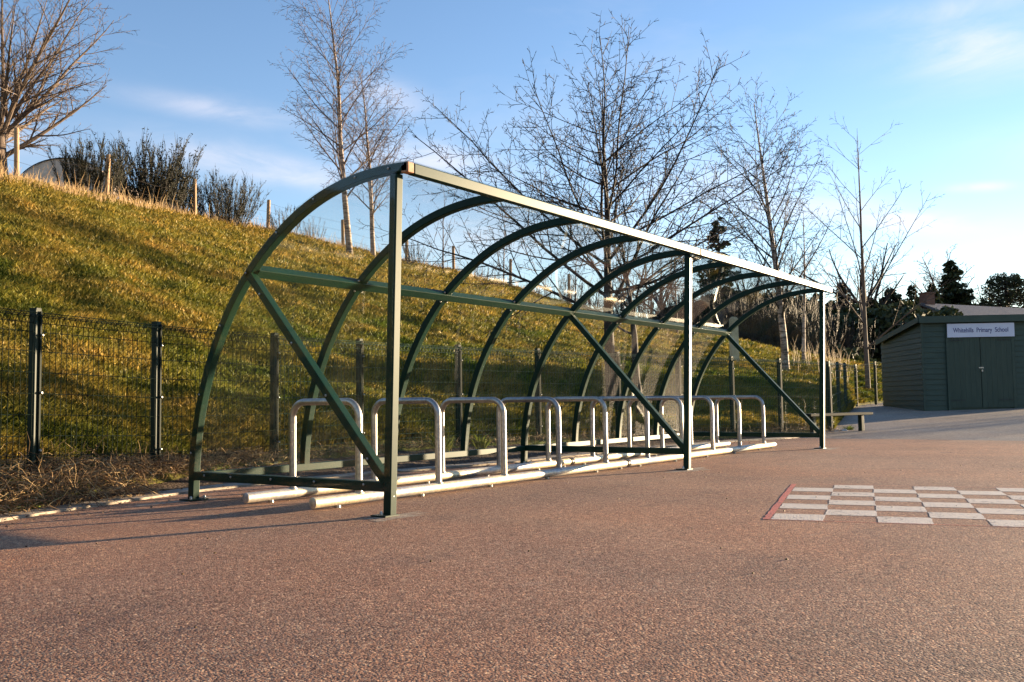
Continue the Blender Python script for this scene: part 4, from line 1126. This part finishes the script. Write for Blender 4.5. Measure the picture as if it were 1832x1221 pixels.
# evergreen hedge blocks behind
def evergreen(px, yb, yt, d, R, n, seed, lab):
    b, H = cp(px, yb, yt+(14 if px > 1470 else 0), d); rng = random.Random(seed); root = empty('evergreen_bush', b, lab, 'bush', 'dark evergreens in the background'); lf = MB(); tr = MB()
    tr.tube([b, b+Vector((0, 0, H*.7))], [.12, .05], 5)
    for k in range(10):
        a = rng.uniform(0, 2*pi); rr = R*.55*rng.random(); z = H*rng.uniform(.25, .8); leafcloud(lf, b+Vector((cos(a)*rr, sin(a)*rr, z)), R*.55*rng.uniform(.7, 1.1), n//10, rng, .26*max(1, R/2), .8)
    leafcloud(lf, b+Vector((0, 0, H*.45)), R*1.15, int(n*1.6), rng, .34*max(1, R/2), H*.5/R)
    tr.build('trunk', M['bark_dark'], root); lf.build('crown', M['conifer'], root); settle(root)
for k, (px, yb, yt, d, R, n, lab) in enumerate([
        (1262, 625, 545, 70, 3.2, 2400, 'dark evergreen behind the thicket right of the middle shelter post'),
        (1330, 635, 530, 70, 3.2, 2400, 'dark evergreen above the pale stone block behind the far bays'),
        (1395, 645, 535, 66, 3.0, 2400, 'dark evergreen behind the white banded birch'),
        (1455, 650, 550, 62, 2.8, 2200, 'dark evergreen behind the thin young birch'),
        (1500, 655, 550, 58, 2.4, 2000, 'dark evergreen right behind the far shelter post'),
        (1538, 658, 545, 56, 2.4, 2200, 'dark evergreen to the left of the young tree trunk'),
        (1585, 660, 540, 54, 2.4, 2200, 'dark evergreen to the right of the young tree trunk'),
        (1632, 660, 535, 56, 2.4, 2200, 'dark evergreen above the sloping end of the shed roof'),
        (1680, 655, 540, 58, 2.4, 2200, 'dark evergreen behind the front corner of the shed'),
        (1480, 700, 610, 48, 2.0, 1800, 'low dark evergreen beside the far shelter post'),
        (1225, 620, 560, 72, 3.0, 2000, 'dark evergreen directly behind the middle shelter post')]):
    evergreen(px, yb, yt, d, R, n, 200+k, lab)

for k, (x, y, h, lab) in enumerate([(33, -7.6, 1.9, 'bare hedge shrub right of the view, nearest the shed'), (34.5, -9.6, 2.1, 'tallest bare hedge shrub right of the view'), (33.5, -12.0, 1.7, 'bare hedge shrub right of the view, beside the tallest one'),
                                  (35.5, -14.4, 2.0, 'bare hedge shrub at the far right end of the hedge outside the view'), (38, -10.8, 2.2, 'bare shrub standing behind the hedge right of the view')]):
    bush('hedge_shrub', (x, y, tarmac_z(x, y)), 1.9, h, 26, 170+k, HB_, lab, 'shrub', fine=12, leafy=.4, group='shrubs right of the yard')
def screen():  # unseen evergreens added behind the viewer so the shelter reflects something dark
    rng = random.Random(55)
    for k, (x, y, h) in enumerate([(-17, 9, 6.5), (-18.5, 4.5, 7), (-17.5, 0, 6.2), (-19, -4.5, 7.2), (-17.5, -9, 6.6), (-18, -14, 7), (-16.5, -19, 6.5)]):
        root = empty('evergreen_tree', (x, y, 0), ['dark evergreen tree behind the viewer, nearest the bank', 'second dark evergreen tree from the bank, behind the viewer', 'dark evergreen tree in line with the kerb, behind the viewer', 'tallest dark evergreen tree behind the viewer',
              'dark evergreen tree straight behind the viewer', 'dark evergreen tree to the right behind the viewer', 'last dark evergreen tree in the row behind the viewer'][k], 'tree', 'row of evergreens behind the viewer')
        tr = MB(); lf = MB(); b = Vector((x, y, 0)); tr.tube([b-Vector((0, 0, .2)), b+Vector((0, 0, h*.85))], [.18, .05], 7)
        for z in range(6):
            f = z/6; leafcloud(lf, b+Vector((rng.uniform(-.3, .3), rng.uniform(-.3, .3), h*(.14+.72*f))), 2.5*(1-.55*f), 800, rng, .55, .7)
        tr.build('trunk', M['bark_dark'], root); lf.build('crown', M['conifer'], root); settle(root)
screen()
# pale stone block on the bank
b = on_bank(1314, 27); bt = gp(1314, 568, 27)
mb = MB(); dx = .115
rng = random.Random(2)
hb = bt.z-b.z
mb.tube([b-Vector((0, 0, .2)), b+Vector((0, 0, hb*.5)), b+Vector((0, 0, hb*.97)), b+Vector((.01, 0, hb))], [.15, .145, .135, .10], 4)
o = mb.build('stone_block', M['stone']); tag(o, 'pale sunlit upright stone block on the bank beyond the far shelter bay', 'stone')
# arched polytunnel behind the crest, far left
c = gp(112, 345, 34); root = empty('polytunnel', c, 'faded arched polytunnel peeping over the crest behind the wooden posts', 'polytunnel')
dr = Vector((Fh[0], Fh[1], 0)); sdv = Vector((Rh[0], Rh[1], 0)); R = 1.75; mb = MB(); n = 24
for k in range(n):
    a0 = pi*k/n; a1 = pi*(k+1)/n
    p = [c+sdv*R*cos(a)+Vector((0, 0, R*.72*sin(a))) for a in (a0, a1)]
    mb.quad(p[0], p[1], p[1]+dr*6, p[0]+dr*6); mb.tri(c, p[0], p[1])
mb.build('cover', M['tunnel'], root)
for q in range(4):
    mb = MB(); mb.tube([c+dr*(q*2-.03)+sdv*(R+.015)*cos(pi*k/n)+Vector((0, 0, (R+.015)*.72*sin(pi*k/n))) for k in range(n+1)], .022, 5); mb.build('hoop', M['bark_dark'], root)
settle(root)
# house behind the shed
def house():
    d = 58; a = gp(1728, 620, d); b = gp(1960, 620, d+6); z0 = min(a.z, b.z)-1.5; root = empty('house', (a.x, a.y, z0), 'grey slate roofed house mostly hidden behind the shed', 'house')
    u = Vector((b.x-a.x, b.y-a.y, 0)); L = u.length; u.normalize(); v = Vector((-u.y, u.x, 0))
    if v.dot(Vector((Fh[0], Fh[1], 0))) < 0: v = -v
    P = Vector((a.x, a.y, 0)); ze = gp(1780, 572, d).z; zr = gp(1780, 545, d+3).z; D = 6
    def q(i, j, z): return P+u*i+v*j+Vector((0, 0, z))
    mb = MB(); mb.quad(q(0, 0, z0), q(L, 0, z0), q(L, 0, ze), q(0, 0, ze)); mb.quad(q(0, 0, z0), q(0, D, z0), q(0, D, ze), q(0, 0, ze)); mb.quad(q(L, 0, z0), q(L, D, z0), q(L, D, ze), q(L, 0, ze)); mb.quad(q(0, D, z0), q(L, D, z0), q(L, D, ze), q(0, D, ze))
    mb.tri(q(0, 0, ze), q(0, D, ze), q(0, D/2, zr)); mb.tri(q(L, 0, ze), q(L, D, ze), q(L, D/2, zr)); mb.build('wall', M['render'], root)
    mb = MB()
    for s in (0, 1):
        y0 = -.3 if s == 0 else D+.3; A0 = q(-.3, y0, ze-.12); A1 = q(L+.3, y0, ze-.12); B0 = q(-.3, D/2, zr); B1 = q(L+.3, D/2, zr); t = Vector((0, 0, .14))
        mb.quad(A0+t, A1+t, B1+t, B0+t); mb.quad(A0, A1, A1+t, A0+t); mb.quad(A0, B0, B0+t, A0+t); mb.quad(A1, B1, B1+t, A1+t); mb.quad(A0, A1, B1, B0)
    rf = mb.build('roof', M['slate'], root)
    mb = MB(); c = q(.4, D/2, 0); mb.beam(c+Vector((0, 0, zr-.3)), c+Vector((0, 0, zr+.75)), .55, .8, u); mb.beam(c+Vector((0, 0, zr+.75)), c+Vector((0, 0, zr+.83)), .65, .9, u); ch = mb.build('chimney', M['brick'], rf)
    settle(root)
house()

# ------------------------------------------------------------------ light and sky
SUN_EL, SUN_AZ = radians(4.8), radians(-22.5)
sd = bpy.data.lights.new('sun', 'SUN'); sd.energy = 5.0; sd.angle = radians(.55); sd.color = (1.0, .76, .48)
so = bpy.data.objects.new('sun', sd); COL.objects.link(so)
sv = Vector((cos(SUN_EL)*cos(SUN_AZ), cos(SUN_EL)*sin(SUN_AZ), sin(SUN_EL)))
so.rotation_euler = sv.to_track_quat('Z', 'Y').to_euler(); so.location = (20, -10, 20)
w = bpy.data.worlds.new('World'); scene.world = w; w.use_nodes = True; nt = w.node_tree; nt.nodes.clear()
out = nt.nodes.new('ShaderNodeOutputWorld'); bg = nt.nodes.new('ShaderNodeBackground')
sky = nt.nodes.new('ShaderNodeTexSky'); sky.sky_type = 'NISHITA'; sky.sun_disc = False; sky.sun_elevation = SUN_EL
sky.sun_rotation = pi/2-SUN_AZ; sky.altitude = 50; sky.air_density = .9; sky.dust_density = .0; sky.ozone_density = 2.0
co = coords(nt, 'Generated'); sp = nt.nodes.new('ShaderNodeSeparateXYZ'); nt.links.new(co, sp.inputs[0])
az = mth(nt, 'ARCTAN2', sp.outputs[1], sp.outputs[0]); el = mth(nt, 'ARCSINE', sp.outputs[2])
cmb = nt.nodes.new('ShaderNodeCombineXYZ'); nt.links.new(az, cmb.inputs[0]); nt.links.new(mth(nt, 'MULTIPLY', el, 3.2), cmb.inputs[1])
fb = noise_(nt, cmb.outputs[0], 7.0, 8, .62, .8); fb2 = noise_(nt, cmb.outputs[0], 3.0, 5, .6, .5)
CL = [(1750, 85, 120, 42, .10, .75), (1700, 20, 120, 22, .0, .45), (385, 195, 130, 17, .08, .42), (440, 292, 165, 24, .13, .75), (700, 175, 60, 26, .2, .55), (742, 280, 130, 26, .1, .75), (1600, 398, 120, 17, .12, 1.0), (1440, 375, 140, 22, .10, .8),
      (1752, 335, 40, 7, .05, .8), (1290, 335, 160, 50, .1, .4), (830, 310, 120, 30, .1, .5), (-200, 200, 200, 30, .1, .5), (2100, 250, 200, 30, .1, .6), (960, 250, 160, 40, .1, .18), (880, 420, 150, 50, 0, .45), (1100, 430, 150, 50, 0, .35)]
tot = None
for (px, py, rx, ry, sl, amt) in CL:
    v = Vector(at(px, py, 1)-CAM).normalized(); a0 = atan2(v.y, v.x); e0 = math.asin(v.z)
    dx = mth(nt, 'MULTIPLY', mth(nt, 'SUBTRACT', az, a0), -FPX/rx*1.0); dyp = mth(nt, 'MULTIPLY', mth(nt, 'SUBTRACT', el, e0), FPX/1.0)
    # slope: clouds fall to the right
    dy = mth(nt, 'DIVIDE', mth(nt, 'ADD', dyp, mth(nt, 'MULTIPLY', dx, rx*sl)), ry)
    r2 = mth(nt, 'ADD', mth(nt, 'MULTIPLY', dx, dx), mth(nt, 'MULTIPLY', dy, dy))
    g = mth(nt, 'MULTIPLY', mth(nt, 'EXPONENT', mth(nt, 'MULTIPLY', r2, -.9)), amt)
    tot = g if tot is None else mth(nt, 'MAXIMUM', tot, g)
nz = ramp(nt, fb, [(.30, (0, 0, 0)), (.66, (1, 1, 1))])
mask = mth(nt, 'MULTIPLY', mth(nt, 'MULTIPLY', tot, .82), mth(nt, 'ADD', mth(nt, 'MULTIPLY', nz, .85), .15))
veil = mth(nt, 'MULTIPLY', ramp(nt, fb2, [(.5, (0, 0, 0)), (.8, (1, 1, 1))]), .10)
mask = mth(nt, 'MINIMUM', mth(nt, 'ADD', mask, veil), .92)
skyc = sky.outputs[0]
hs = nd(nt, 'ShaderNodeHueSaturation', i_Saturation=1.10, i_Value=.98); skyc = mixc(nt, 1.0, skyc, (1.19, 1.0, 1.03), 'MULTIPLY'); nt.links.new(skyc, hs.inputs['Color'])
CLOUD = (2.9, 2.65, 2.7)
colr = mixc(nt, mask, hs.outputs[0], CLOUD)
nt.links.new(colr, bg.inputs[0]); bg.inputs[1].default_value = .10
nt.links.new(bg.outputs[0], out.inputs[0])

scene.view_settings.view_transform = 'Standard'; scene.view_settings.look = 'None'; scene.view_settings.gamma = 1
scene.view_settings.use_curve_mapping = False; scene.view_settings.exposure = 2.12
scene.cycles.max_bounces = 8; scene.cycles.transparent_max_bounces = 24; scene.cycles.caustics_reflective = False; scene.cycles.caustics_refractive = False
